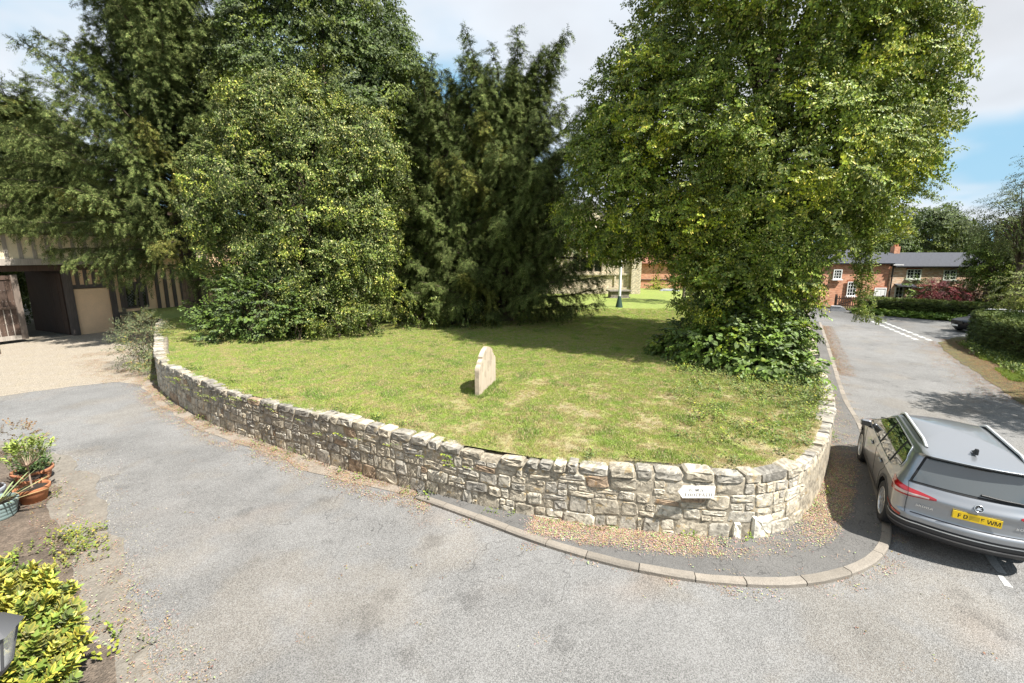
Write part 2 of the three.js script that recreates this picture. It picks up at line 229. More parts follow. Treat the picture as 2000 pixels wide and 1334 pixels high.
{ const zs = [...range(-24, -6.4, 0.22)]; for (let z = -24.4, st = 0.4; z > -75; z -= st) { zs.unshift(z); st = Math.min(1.6, st * 1.06); }
  struct('lawn', gridSheet(range(-32, 30, 0.22), zs, lawnH, (x, z) => inPoly(lawnPoly, x, z), (x, z) => {
    const n = fb(x * 1.4, 3, z * 1.4, 4), g = [0.285 + 0.05 * n, 0.36 + 0.045 * n, 0.07], dry = [0.45, 0.37, 0.17], soil = [0.36, 0.28, 0.185], b = bare(x, z), s = sstep(0.62, 1.0, b + 0.3 * n);
    const yel = clamp(0.35 + 0.9 * fb(x * 0.9 + 7, 9, z * 0.9, 3)); const gg = [mix(g[0], 0.26, yel * 0.5), mix(g[1], 0.27, yel * 0.5), mix(g[2], 0.07, yel * 0.5)];
    return [0, 1, 2].map(i => mix(mix(gg[i], dry[i], clamp(b * 0.8)), soil[i], s * 0.6)); }, 1 / 1.0, (x, z) => { if (inPoly(lawnPoly, x, z)) return [x, z]; let bd = 0.5, o = [x, z]; for (let i = 0; i < lawnEdge.length - 1; i++) { const p = lawnEdge[i], q = lawnEdge[i + 1], dx = q[0] - p[0], dz = q[1] - p[1], t = clamp(((x - p[0]) * dx + (z - p[1]) * dz) / (dx * dx + dz * dz)), X = p[0] + dx * t, Z = p[1] + dz * t, d = Math.hypot(x - X, z - Z); if (d < bd) { bd = d; o = [X, Z]; } } return o; }), M.lawn, 'churchyard lawn with dry patches behind the stone wall'); }

// right verge with leaf litter, far verge
T.verge = tex(512, (u, v) => { const k = tn(u, v, 30, 3, 2), f = tn(u, v, 5, 4, 6); return [mix(0.05, 0.14, k) * (0.6 + 0.8 * f), mix(0.055, 0.12, k) * (0.6 + 0.8 * f), mix(0.025, 0.05, k)]; }, 1 / 1.7);
const vergeR = rough([[15.4, -12.2], [16.3, -13.9], [18.0, -16.6], [20.1, -20], [22.0, -22.8], [23.3, -24.4], [25.3, -25.8], [27.5, -26.6], [34, -28.6], [62, -36, 0], [62, -4, 0], [13, -4, 0], [14, -9]], 0.3, 0.18, 12);
struct('verge', shapeGeo(vergeR, 0.012), std([1, 1, 1], 1, { map: T.verge, bumpMap: T.fineB, bumpScale: 0.03 }), 'brown leaf strewn verge below the right hedge');
const vergeF = rough([[28.0, -43, 0], [29.4, -38.6], [30.0, -36.2], [30.9, -33.8], [32.0, -31.8], [35, -30.9], [62, -38, 0], [62, -70, 0], [28, -70, 0]], 0.3, 0.12, 13);
struct('footway', shapeGeo(vergeF, 0.09), std([0.9, 0.75, 0.6], 1, { map: T.verge, bumpMap: T.fineB, bumpScale: 0.03 }), 'dusty footway beside the far hedge');

// soil bed along the near house wall, bottom left
const bedOutline = rough([[-2.6, -2.9], [-4.35, -4.25], [-5.3, -4.95], [-6.2, -5.75], [-7.0, -6.55], [-7.9, -7.2], [-8.6, -7.75], [-9.2, -8.5], [-10.5, -9.2], [-12.5, -10.5], [-14, -10.6], [-14, -8, 0], [-3, -1.5, 0]], 0.16, 0.22, 31);
T.soil = tex(512, (u, v) => { const k = tn(u, v, 50, 3, 2), f = tn(u, v, 6, 4, 5); const b = mix(0.05, 0.2, k * f * 1.6); return [b * 1.1, b * 0.86, b * 0.66]; }, 1 / 1.4);
struct('flower_bed', shapeGeo(bedOutline, 0.022), std([1, 1, 1], 1, { map: T.soil, bumpMap: T.fineB, bumpScale: 0.03 }), 'brown soil bed at the lower left edge');
struct('dirt_margin', shapeGeo(rough([[-2.0, -3.0], [-3.9, -4.35], [-5.0, -5.25], [-5.85, -6.1], [-6.6, -6.95], [-7.6, -7.75], [-8.3, -8.4], [-9.1, -9.2], [-11, -10.3], [-14, -11.4], [-14, -8, 0], [-3, -1.5, 0]], 0.12, 0.3, 33), 0.012), std([0.50, 0.555, 0.63], 1, { map: T.earth, bumpMap: T.fineB, bumpScale: 0.015 }), 'sandy margin between soil bed and asphalt');

// ------------------------------------------------------------------ rubble wall, stone by stone
function stoneGeo(w, h, pro, tint, R, pts, back = 0.12) {
  const N = pts || 8, P = [], C = [], ring = [], col = tint;
  const jit = []; for (let i = 0; i < N; i++) jit.push([1 + (R() - 0.5) * 0.22, (R() - 0.5) * 0.35]);
  const layer = (sc, z, rj) => { for (let i = 0; i < N; i++) { const a = (i + 0.5 + jit[i][1]) / N * Math.PI * 2, c = Math.cos(a), s = Math.sin(a), e = 0.34; let x = Math.sign(c) * Math.pow(Math.abs(c), e) * jit[i][0], y = Math.sign(s) * Math.pow(Math.abs(s), e) * jit[i][0]; x = clamp(x, -1.02, 1.02); y = clamp(y, -1.03, 1.03); P.push(x * w / 2 * sc, y * h / 2 * sc, z + (R() - 0.5) * rj); } };
  layer(1.0, -back, 0); layer(1.0, pro * 0.45, pro * 0.3); layer(0.88, pro, pro * 0.7); layer(0.5, pro * 1.05, pro * 1.0); P.push((R() - 0.5) * w * 0.1, (R() - 0.5) * h * 0.1, pro * (0.9 + R() * 0.5));
  const I = []; for (let l = 0; l < 3; l++) for (let i = 0; i < N; i++) { const a = l * N + i, b = l * N + (i + 1) % N; I.push(a, b, a + N, b, b + N, a + N); }
  for (let i = 0; i < N; i++) I.push(3 * N + i, 3 * N + (i + 1) % N, 4 * N);
  let g = new THREE.BufferGeometry(); g.setAttribute('position', new THREE.Float32BufferAttribute(P, 3)); g.setIndex(I); g = toCreasedNormals(g, 0.30);
  const p = g.attributes.position, n = p.count, uv = new Float32Array(n * 2), cc = new Float32Array(n * 3), ox = R() * 9, oy = R() * 9;
  for (let i = 0; i < n; i++) { uv[i * 2] = p.getX(i) * 0.9 + ox + p.getZ(i) * 0.4; uv[i * 2 + 1] = p.getY(i) * 0.9 + oy + p.getZ(i) * 0.5; cc[i * 3] = tint[0]; cc[i * 3 + 1] = tint[1]; cc[i * 3 + 2] = tint[2]; }
  g.setAttribute('uv', new THREE.BufferAttribute(uv, 2)); g.setAttribute('color', new THREE.BufferAttribute(cc, 3)); return g;
}
{ const wall = thing('stone_wall', 'curved rubble stone wall holding up the churchyard lawn', 'stone wall');
  // mortar core following the path, with thickness
  const P = [], U = [], C = [], I = [], NS = 260; const prof = [[-0.42, -0.25], [-0.42, 1], [-0.20, 1], [0.0, 1], [0.005, 0.8], [0.009, 0.6], [0.014, 0.35], [0.018, 0.15], [0.020, -0.25]];
  for (let i = 0; i <= NS; i++) { const s = WL * i / NS, o = onPath(wallCurve, WL, s), top = wallTop(s) - 0.075; let v = 0; prof.forEach((q, k) => { const y = q[1] < 0 ? q[1] : q[1] * top + (k > 0 && k < 4 ? 0.02 * fb(s * 3, k, 2, 2) : 0); const off = q[0] + (k > 2 ? 0.007 : 0) + (k > 2 ? 0.012 * fb(s * 4, k * 2.7, 5, 3) : 0) + (o.p.x > 4.8 && k > 2 ? 0.022 * sstep(4.8, 5.3, o.p.x) : 0); const p = o.p.clone().addScaledVector(o.n, off); P.push(p.x, y, p.z); v += k ? Math.hypot(q[0] - prof[k - 1][0], q[1] - prof[k - 1][1]) : 0; U.push(s * 0.8, v * 0.8); const t = 0.9 + 0.5 * fb(s * 1.1, y * 2, 3, 3); C.push(0.53 * t, 0.47 * t, 0.38 * t); }); }
  const W = prof.length; for (let i = 0; i < NS; i++) for (let k = 0; k < W - 1; k++) { const a = i * W + k; I.push(a, a + 1, a + W, a + 1, a + W + 1, a + W); }
  const core = new THREE.BufferGeometry(); core.setAttribute('position', new THREE.Float32BufferAttribute(P, 3)); core.setAttribute('uv', new THREE.Float32BufferAttribute(U, 2)); core.setAttribute('color', new THREE.Float32BufferAttribute(C, 3)); core.setIndex(I); core.computeVertexNormals();
  mesh('mortar', core, M.stone, wall);
  const R = rng(404), list = [];
  const tints = { cream: [0.63, 0.565, 0.465], pale: [0.71, 0.66, 0.57], grey: [0.55, 0.515, 0.46], dark: [0.44, 0.415, 0.38], brown: [0.48, 0.36, 0.26] };
  const pick = (s, yrel, x) => { const q = R(), east = sstep(-6, 3, x); if (q < 0.045) return tints.brown; if (yrel > 0.8) return q < 0.22 ? tints.dark : q < 0.7 ? tints.grey : tints.cream; const g = mix(0.45, 0.22, east) + 0.15 * (yrel - 0.5); return q < g * 0.35 ? tints.dark : q < g ? tints.grey : q < g + 0.45 ? tints.cream : tints.pale; };
  const put = (s0, s1, y0, y1, o = {}) => { const s = (s0 + s1) / 2, q = onPath(wallCurve, WL, s), w = s1 - s0 - 0.010 - R() * 0.018, h = y1 - y0 - 0.009 - R() * 0.016; if (w < 0.05 || h < 0.04) return; const t0 = o.tint || pick(s, (y0 + y1) / 2 / 1.15, q.p.x), j = 0.88 + R() * 0.24, tint = t0.map(c => c * j); const worn = q.p.x > 5.0 ? sstep(5.0, 5.9, q.p.x) : 0; const pro = o.pro ?? mix(0.010 + R() * 0.020, 0.014, worn);
    const g = stoneGeo(w, h, pro, tint, R, o.n, o.back ?? 0.1); g.rotateZ((R() - 0.5) * 0.12); const lean = -0.03; g.rotateX(lean); const base = q.p.clone().addScaledVector(q.n, 0.02 * (1 - (y0 + y1) / 2)); g.rotateY(q.a); g.translate(base.x, (y0 + y1) / 2, base.z); list.push({ g, d: Math.hypot(base.x, base.z, 4) / Math.sqrt(w * h) * (1 + 1.5 * worn) }); };
  const sOf = x => { let b = 0, bd = 1e9; for (let i = 0; i <= 1500; i++) { const s = WL * i / 1500, p = onPath(wallCurve, WL, s).p, d = Math.hypot(p.x - x[0], p.z - x[1]); if (d < bd) { bd = d; b = s; } } return b; };
  const sWhite = sOf([3.95, -6.88]), sEnd = sOf([10.2, -14.7]), sStart = sOf([-18.3, -23.2]);
  // two courses pairs below a row of cap stones
  const bands = [[-0.02, 0.30], [0.30, 0.55], [0.55, 0.77], [0.77, 0.985]];
  bands.forEach(([b0, b1], bi) => { let s = sStart + R() * 0.2; while (s < sEnd) { const q = onPath(wallCurve, WL, s).p; const worn = q.x > 5.6; let w = (bi === 0 ? 0.27 : 0.19) + R() * 0.32; if (worn && R() < 0.72) { s += w; continue; }
    if (bi === 0 && s + w > sWhite - 0.36 && s < sWhite + 0.34) { if (s < sWhite - 0.36) { w = Math.max(0.14, sWhite - 0.36 - s); } else { s = sWhite + 0.34; continue; } }
    const k = wallTop(s) / 1.16, wob = 0.03 * Math.sin(s * 1.7 + bi * 2), lo = (b0 > 0 ? b0 * k + wob : b0), hi = b1 * k + (bi < 3 ? 0.03 * Math.sin(s * 1.7 + (bi + 1) * 2) : 0), m = mix(lo, hi, 0.36 + R() * 0.28), e = s + w, t = R(), c = mix(s, e, 0.36 + R() * 0.28);
    if (t < 0.50) put(s, e, lo, hi); else if (t < 0.58) put(s, mix(s, e, 0.8), lo, hi), put(mix(s, e, 0.8), e, lo, m), put(mix(s, e, 0.8), e, m, hi); else if (t < 0.70) { put(s, e, lo, m); put(s, e, m, hi); } else if (t < 0.80) { put(s, c, lo, m); put(c, e, lo, m); put(s, e, m, hi); } else if (t < 0.9) { put(s, e, lo, m); put(s, c, m, hi); put(c, e, m, hi); } else { put(s, c, lo, hi); put(c, e, lo, m); put(c, e, m, hi); }
    s = e; } });
  { let s = sStart; while (s < sEnd) { const w = 0.18 + R() * 0.38, k = wallTop(s), hi = k - 0.005 + (R() - 0.6) * 0.05; if (R() > 0.02) { const q = onPath(wallCurve, WL, s + w / 2), h = hi - 0.98 * k / 1.16 - 0.01, t0 = pick(s, 0.9, q.p.x), j = 0.85 + R() * 0.35; const g = stoneGeo(w - 0.03, h, 0.018 + R() * 0.03, t0.map(c => c * j * 0.86), R, 8, 0.22 + R() * 0.08); g.rotateX(-0.05 + (R() - 0.5) * 0.06); g.rotateZ((R() - 0.5) * 0.09); g.rotateY(q.a); g.translate(q.p.x, hi - h / 2, q.p.z); list.push({ g, d: Math.hypot(q.p.x, q.p.z, 4) / Math.sqrt(w * h) }); } s += w; } }
  put(sWhite - 0.02, sWhite + 0.36, 0.0, 0.46, { tint: [0.98, 0.94, 0.84], pro: 0.05, n: 12 }); put(sWhite - 0.34, sWhite - 0.18, 0.0, 0.34, { tint: [0.98, 0.94, 0.84], pro: 0.045 });
  list.sort((a, b) => a.d - b.d);
  list.slice(0, 300).forEach(({ g }) => mesh('stone', g, M.stone, wall));
  const rest = list.slice(300); if (rest.length) { const m = mesh('small_stones', mergeGeometries(rest.map(r => r.g)), M.stone, wall); m.userData.kind = 'stuff'; m.userData.label = 'smaller stones of the wall'; }
}
// footpath sign on the wall
{ const c = document.createElement('canvas'); c.width = 512; c.height = 176; const x = c.getContext('2d'); x.fillStyle = '#e9e6df'; x.fillRect(0, 0, 512, 176);
  const R = rng(9); x.fillStyle = 'rgba(150,140,120,.25)'; for (let i = 0; i < 60; i++) x.fillRect(R() * 512, R() * 176, 2 + R() * 26, 1 + R() * 3);
  x.fillStyle = '#4a4640'; x.font = 'bold 62px serif'; x.fillText('PUBLIC', 130, 74); x.font = 'bold 70px serif'; x.fillText('FOOTPATH', 84, 150);
  x.fillStyle = '#e9e6df'; for (let i = 0; i < 70; i++) x.fillRect(100 + R() * 390, 20 + R() * 60, 2 + R() * 9, 2 + R() * 5); for (let i = 0; i < 40; i++) x.fillRect(100 + R() * 390, 80 + R() * 70, 2 + R() * 6, 2 + R() * 3);
  x.fillStyle = '#2b2926'; x.beginPath(); x.ellipse(262, 46, 26, 10, -0.2, 0, 7); x.fill(); x.fillStyle = '#55504a'; for (const q of [[430, 60], [395, 46], [128, 32]]) { x.beginPath(); x.arc(q[0], q[1], 5, 0, 7); x.fill(); }
  const t = new THREE.CanvasTexture(c); t.colorSpace = THREE.SRGBColorSpace;
  const sh = new THREE.Shape([[-0.31, 0], [-0.235, 0.095], [0.30, 0.095], [0.30, -0.095], [-0.235, -0.095]].map(p => new THREE.Vector2(...p)));
  const g = new THREE.ExtrudeGeometry(sh, { depth: 0.03, bevelEnabled: true, bevelSize: 0.004, bevelThickness: 0.004, bevelSegments: 1 });
  const sg = thing('footpath_sign', 'white arrow board reading FOOTPATH fixed to the stone wall', 'sign', [2.98, 0.90, -6.80], 0.10);
  mesh('board', boxUV(g), std([0.72, 0.70, 0.65], 0.7), sg);
  const f = new THREE.ShapeGeometry(sh); const uv = f.attributes.uv, p = f.attributes.position; for (let i = 0; i < uv.count; i++) uv.setXY(i, (p.getX(i) + 0.31) / 0.61, (p.getY(i) + 0.095) / 0.19); f.translate(0, 0, 0.0375);
  mesh('lettering', f, new THREE.MeshStandardMaterial({ map: t, roughness: 0.6 }), sg); sg.rotation.z = -0.06; }

// road markings
{ const mk = std([0.62, 0.62, 0.60], 0.8, { map: T.fine });
  const A = [26.7, -32.3], B = [23.3, -24.5]; const gw = thing('give_way_line', 'two rows of white dashes across the lane mouth', 'road marking'); gw.userData.kind = 'structure'; delete gw.userData.category;
  const dx = B[0] - A[0], dz = B[1] - A[1], L = Math.hypot(dx, dz), ux = dx / L, uz = dz / L;
  for (const off of [0, 0.62]) for (let s = 0; s < L - 0.6; s += 0.92) { const q = (s, o) => [A[0] + ux * s - uz * o, A[1] + uz * s + ux * o]; const o = off; mesh('dash', shapeGeo([q(s, o), q(s + 0.62, o), q(s + 0.62, o + 0.22), q(s, o + 0.22)].reverse(), 0.005), mk, gw); }
  struct('painted_line', shapeGeo(rough([[7.75, -6.95], [7.85, -6.9], [7.42, -6.12], [7.36, -6.02], [7.27, -6.05], [7.33, -6.2]], 0.06, 0.025, 3), 0.005), std([0.42, 0.42, 0.41], 0.85, { map: T.fine }), 'worn white painted line under the estate car');
  struct('painted_scrap', shapeGeo(rough([[7.2, -5.98], [7.26, -5.96], [7.14, -5.72], [7.06, -5.76]], 0.05, 0.05, 4), 0.005), mk, 'scrap of worn white paint on the asphalt'); }

// ------------------------------------------------------------------ foliage
const leafMat = (o = {}) => new THREE.MeshPhysicalMaterial({ color: 0xffffff, vertexColors: true, roughness: 0.5, side: THREE.DoubleSide, ...o });
const LEAF = leafMat({ roughness: 0.95, transmission: 0.38, thickness: 0 }), GLOSS = leafMat({ roughness: 0.46, specularIntensity: 0.55 }), MATT = leafMat({ roughness: 0.8, specularIntensity: 0.5 });
// leaf list -> geometry: each leaf {p, d (direction), n (normal), l, w, c}; folded along the midrib
function leafGeo(leaves, rich = false) {
  const P = [], C = [], N = [];
  const t = V3(), a = V3(), b = V3();
  for (const q of leaves) {
    const d = q.d.clone().normalize(), sd = t.crossVectors(d, q.n).normalize().clone(), nn = a.crossVectors(sd, d).normalize().clone(), at = (f, g, h) => { const p = q.p.clone().addScaledVector(d, f * q.l).addScaledVector(sd, g * q.w).addScaledVector(nn, h * q.w); p.mid = g === 0 && f < 0.95; return p; };
    const tri = (...v) => v.forEach(p => { P.push(p.x, p.y, p.z); C.push(...(q.cm && p.mid ? q.cm : q.c)); });
    if (!rich) { const B = at(0, 0, 0), Lf = at(0.45, -0.5, 0.14), Rt = at(0.45, 0.5, 0.14), Tp = at(1, 0, -0.1); tri(B, Rt, Tp); tri(B, Tp, Lf); }
    else { const B = at(0, 0, 0), m1 = at(0.4, 0, -0.02), m2 = at(0.75, 0, -0.06), Tp = at(1, 0, -0.16); for (const g of [-1, 1]) { const e1 = at(0.25, 0.4 * g, 0.1), e2 = at(0.6, 0.48 * g, 0.12), e3 = at(0.86, 0.26 * g, 0.0); const f = (x, y, z) => g > 0 ? tri(x, y, z) : tri(x, z, y); f(B, e1, m1); f(m1, e1, e2); f(m1, e2, m2); f(m2, e2, e3); f(m2, e3, Tp); } }
  }
  const g = new THREE.BufferGeometry(); g.setAttribute('position', new THREE.Float32BufferAttribute(P, 3)); g.setAttribute('color', new THREE.Float32BufferAttribute(C, 3)); g.computeVertexNormals(); return g;
}
// a leafy twig along +z, drooping; leaves alternate
function spray(seed, o) {
  const R = rng(seed), L = [], { len = 0.5, n = 24, l = 0.085, w = 0.065, droop = 0.35, c, c2, mixc = 0.2, c3, mix3 = 0, spread = 0.6, hang = 0.3, l3 } = o;
  for (let i = 0; i < n; i++) { const t = (i + R() * 0.8) / n, side = i & 1 ? 1 : -1, x = side * spread * 0.16 * len * R() * 2, p = V3(x + (R() - 0.5) * 0.1 * len, -droop * len * t * t + (R() - 0.5) * 0.16 * len, t * len);
    const q = R(), bract = q < mix3, col = bract ? c3 : q < mix3 + mixc ? c2 : c, v = 0.65 + R() * 0.7;
    L.push({ p, d: V3(side * (0.5 + R() * 0.6), -hang - R() * 0.6 + (R() - 0.5) * 0.4, 0.35 + R() * 0.5), n: V3((R() - 0.5) * 1.1, 0.75 + (R() - 0.5) * 0.5, 0.75 + (R() - 0.5) * 1.0), l: (bract && l3 ? l3 : l) * (0.75 + R() * 0.5), w: (bract && l3 ? l3 * 0.4 : w) * (0.75 + R() * 0.5), c: col.map(k => k * v) }); }
  return leafGeo(L, o.rich);
}
// a rounded cluster of leaves that overlap like shingles, facing out along +z
function cluster(seed, o) {
  const R = rng(seed), L = [], { len = 0.5, n = 24, l = 0.085, w = 0.065, c, c2, mixc = 0.2, c3, mix3 = 0, l3 } = o;
  for (let i = 0; i < n; i++) { const d = randDir(R); d.z = Math.abs(d.z) * 0.9 + 0.08; d.normalize(); const q = R(), bract = q < mix3, col = bract ? c3 : q < mix3 + mixc ? c2 : c, v = 0.6 + R() * 0.75, nn = d.clone().add(V3((R() - 0.5) * 0.9, 0.35 + (R() - 0.5) * 0.7, 0.25 + (R() - 0.5) * 0.5)), dd = V3((R() - 0.5) * 1.5, -1 + R() * 0.5, (R() - 0.5) * 0.9), ll = (bract && l3 ? l3 : l) * (0.7 + R() * 0.6); const p = d.multiplyScalar(len * 0.5 * (0.45 + 0.6 * R())).addScaledVector(dd, -ll * 0.5);
    L.push({ p, d: dd, n: nn, l: ll, w: (bract && l3 ? l3 * 0.45 : w) * (0.7 + R() * 0.6), c: col.map(k => k * v) }); }
  return leafGeo(L, o.rich);
}
// a feathery conifer twig: many narrow blades
function needleSpray(seed, o) {
  const R = rng(seed), L = [], { len = 0.5, n = 30, c, c2 } = o;
  for (let i = 0; i < n; i++) { const t = (i + R()) / n, side = i & 1 ? 1 : -1, k = (1 - t * 0.65), p = V3((R() - 0.5) * 0.10, -0.15 * len * t * t + (R() - 0.5) * 0.10, t * len), v = 0.55 + R() * 0.9;
    const col = R() < 0.25 ? c2 : c; L.push({ p, d: V3(side * (0.5 + R() * 0.7), -0.2 - R() * 0.5 + (R() - 0.5) * 0.9, 0.45 + R() * 0.6), n: V3((R() - 0.5) * 1.4, 0.8, 0.45 + (R() - 0.5) * 1.4), l: (o.bl || 0.16) * k * (0.7 + R() * 0.6), w: (o.bw || 0.034) * (0.8 + R() * 0.5), c: col.map(q => q * v) }); }
  L.push({ p: V3(0, 0, 0), d: V3(0, -0.1, 1), n: V3(0, 1, 0), l: len, w: 0.012, c: [0.07, 0.05, 0.03] });
  return leafGeo(L);
}
// collects placements and builds the instanced crown out of a few spray variants
class Crown {
  constructor(geos, mats) { this.geos = geos; this.mats = mats; this.items = geos.map(() => []); }
  add(p, dir, scale, color, R, up) {
    const z = dir.clone().normalize(), u = (up || V3(0, 1, 0)).clone(); u.x += (R() - 0.5) * 0.7; u.z += (R() - 0.5) * 0.7; let x = V3().crossVectors(u, z); if (x.lengthSq() < 1e-4) x = V3(1, 0, 0); x.normalize(); const y = V3().crossVectors(z, x);
    const m = new THREE.Matrix4().makeBasis(x.multiplyScalar(scale), y.multiplyScalar(scale), z.multiplyScalar(scale)); m.setPosition(p);
    this.items[Math.floor(R() * this.geos.length)].push([m, color]);
  }
  get count() { return this.items.reduce((a, b) => a + b.length, 0); }
  build(parent, name = 'crown') {
    const cc = new THREE.Color(); this.geos.forEach((g, i) => { const it = this.items[i]; if (!it.length) return; const im = new THREE.InstancedMesh(g, this.mats[i % this.mats.length], it.length); it.forEach(([m, c], k) => { im.setMatrixAt(k, m); im.setColorAt(k, cc.setRGB(...c)); }); im.name = name; im.castShadow = im.receiveShadow = true; im.userData.kind = 'stuff'; parent.add(im); });
  }
}
function randDir(R) { const z = R() * 2 - 1, a = R() * Math.PI * 2, s = Math.sqrt(1 - z * z); return V3(s * Math.cos(a), z, s * Math.sin(a)); }
// broadleaf crown: big ellipsoids [x,y,z,rx,ry,rz] -> leaf clumps on and in them -> twigs on the clumps
function fillCrown(cr, lobes, o, R) {
  const { cell = 1.5, r0 = 0.6, r1 = 1.15, k = 46, tone = 0.25, sc = 1, minY = -1e9, inner = 0.5, warm = [1.25, 1.12, 0.7], warmP = 0.18, tips = [], hang = 0.4 } = o;
  const val = (e, p) => ((p.x - e[0]) / e[3]) ** 2 + ((p.y - e[1]) / e[4]) ** 2 + ((p.z - e[2]) / e[5]) ** 2;
  lobes.forEach((e, ei) => {
    const a = Math.pow((Math.pow(e[3] * e[4], 1.6) + Math.pow(e[3] * e[5], 1.6) + Math.pow(e[4] * e[5], 1.6)) / 3, 1 / 1.6) * 4 * Math.PI, n = Math.ceil(a / cell);
    for (let i = 0; i < n; i++) {
      const d = randDir(R), f = 0.74 + 0.32 * R(), c = V3(e[0] + d.x * e[3] * f, e[1] + d.y * e[4] * f, e[2] + d.z * e[5] * f);
      if (lobes.some((q, j) => j !== ei && val(q, c) < 0.5) || c.y < minY) continue;
      const r = (r0 + (r1 - r0) * R()) * (f > 1 ? 0.7 : 1), out = V3(d.x / e[3], d.y / e[4], d.z / e[5]).normalize(), v = 1 + tone * (R() * 2 - 1), wm = R() < warmP ? warm : [1, 1, 1], col = [v * wm[0], v * wm[1], v * wm[2]];
      const ns = Math.ceil(k * r * r); for (let s = 0; s < ns; s++) { let q = randDir(R); if (q.dot(out) < -0.35 || (q.y < -0.55 && R() < 0.6)) continue; const p = c.clone().add(V3(q.x * r, q.y * r * 0.8, q.z * r).multiplyScalar(0.62 + 0.4 * R())); const dir = q.clone().multiplyScalar(0.7).addScaledVector(out, 0.5).add(V3((R() - 0.5) * 0.5, -hang + (R() - 0.5) * 0.4, (R() - 0.5) * 0.5)); const vv = 0.85 + R() * 0.3; if (p.y < minY) continue; cr.add(p, dir, sc * (0.8 + R() * 0.45), col.map(x => x * vv), R, V3(out.x * 0.6, 1, out.z * 0.6)); }
    }
    const m = Math.ceil(a * 3.5 * inner); for (let i = 0; i < m; i++) { const d = randDir(R), f = Math.cbrt(0.12 + 0.6 * R()), p = V3(e[0] + d.x * e[3] * f, e[1] + d.y * e[4] * f, e[2] + d.z * e[5] * f); if (p.y < minY) continue; const v = 0.8 + 0.3 * R(); cr.add(p, d.add(V3(0, -0.3, 0)), sc * 1.5, [v, v, v], R); }
  });
  for (const t of tips) { // single shoots that stick out: [x,y,z, dx,dy,dz, length]
    const d = V3(t[3], t[4], t[5]).normalize(), n = Math.ceil(t[6] / 0.14); for (let i = 0; i < n; i++) for (let j = 0; j < 2; j++) { const f = i / n, p = V3(t[0], t[1], t[2]).addScaledVector(d, f * t[6]); p.y -= (t[7] ?? 0.1) * t[6] * f * f; cr.add(p.add(V3((R() - 0.5) * 0.2, (R() - 0.5) * 0.2, (R() - 0.5) * 0.2)), d.clone().add(V3((R() - 0.5) * 1.3, -0.5, (R() - 0.5) * 1.3)), sc * (0.9 - 0.35 * f), [1, 1, 1], R); } }
}
function trunkAndLimbs(parent, base, top, r, lobes, R, mat = M.bark, nl = 5) {
  const pts = []; for (let i = 0; i <= 4; i++) { const t = i / 4; pts.push(V3(mix(base[0], top[0], t) + (R() - 0.5) * 0.3 * t, mix(base[1] - 0.2, top[1], t), mix(base[2], top[2], t) + (R() - 0.5) * 0.3 * t)); }
  mesh('trunk', limb(pts, r, r * 0.35, 9, 12), mat, parent);
  const gs = []; for (const e of lobes) for (let i = 0; i < nl; i++) { const d = randDir(R), end = V3(e[0] + d.x * e[3] * 0.85, e[1] + (d.y * 0.7 + 0.2) * e[4] * 0.85, e[2] + d.z * e[5] * 0.85), t = clamp((end.y - base[1]) / (top[1] - base[1]) * 0.6, 0.15, 0.9), st = V3(mix(base[0], top[0], t), mix(base[1], top[1], t), mix(base[2], top[2], t)), mid = st.clone().lerp(end, 0.5).add(V3((R() - 0.5) * 0.8, 0.6 + R() * 0.5, (R() - 0.5) * 0.8)); gs.push(limb([st, mid, end], r * 0.32 * (1 - t * 0.5), 0.015, 5, 7)); }
  const lb = mesh('limbs', merge(gs), mat, parent);
}
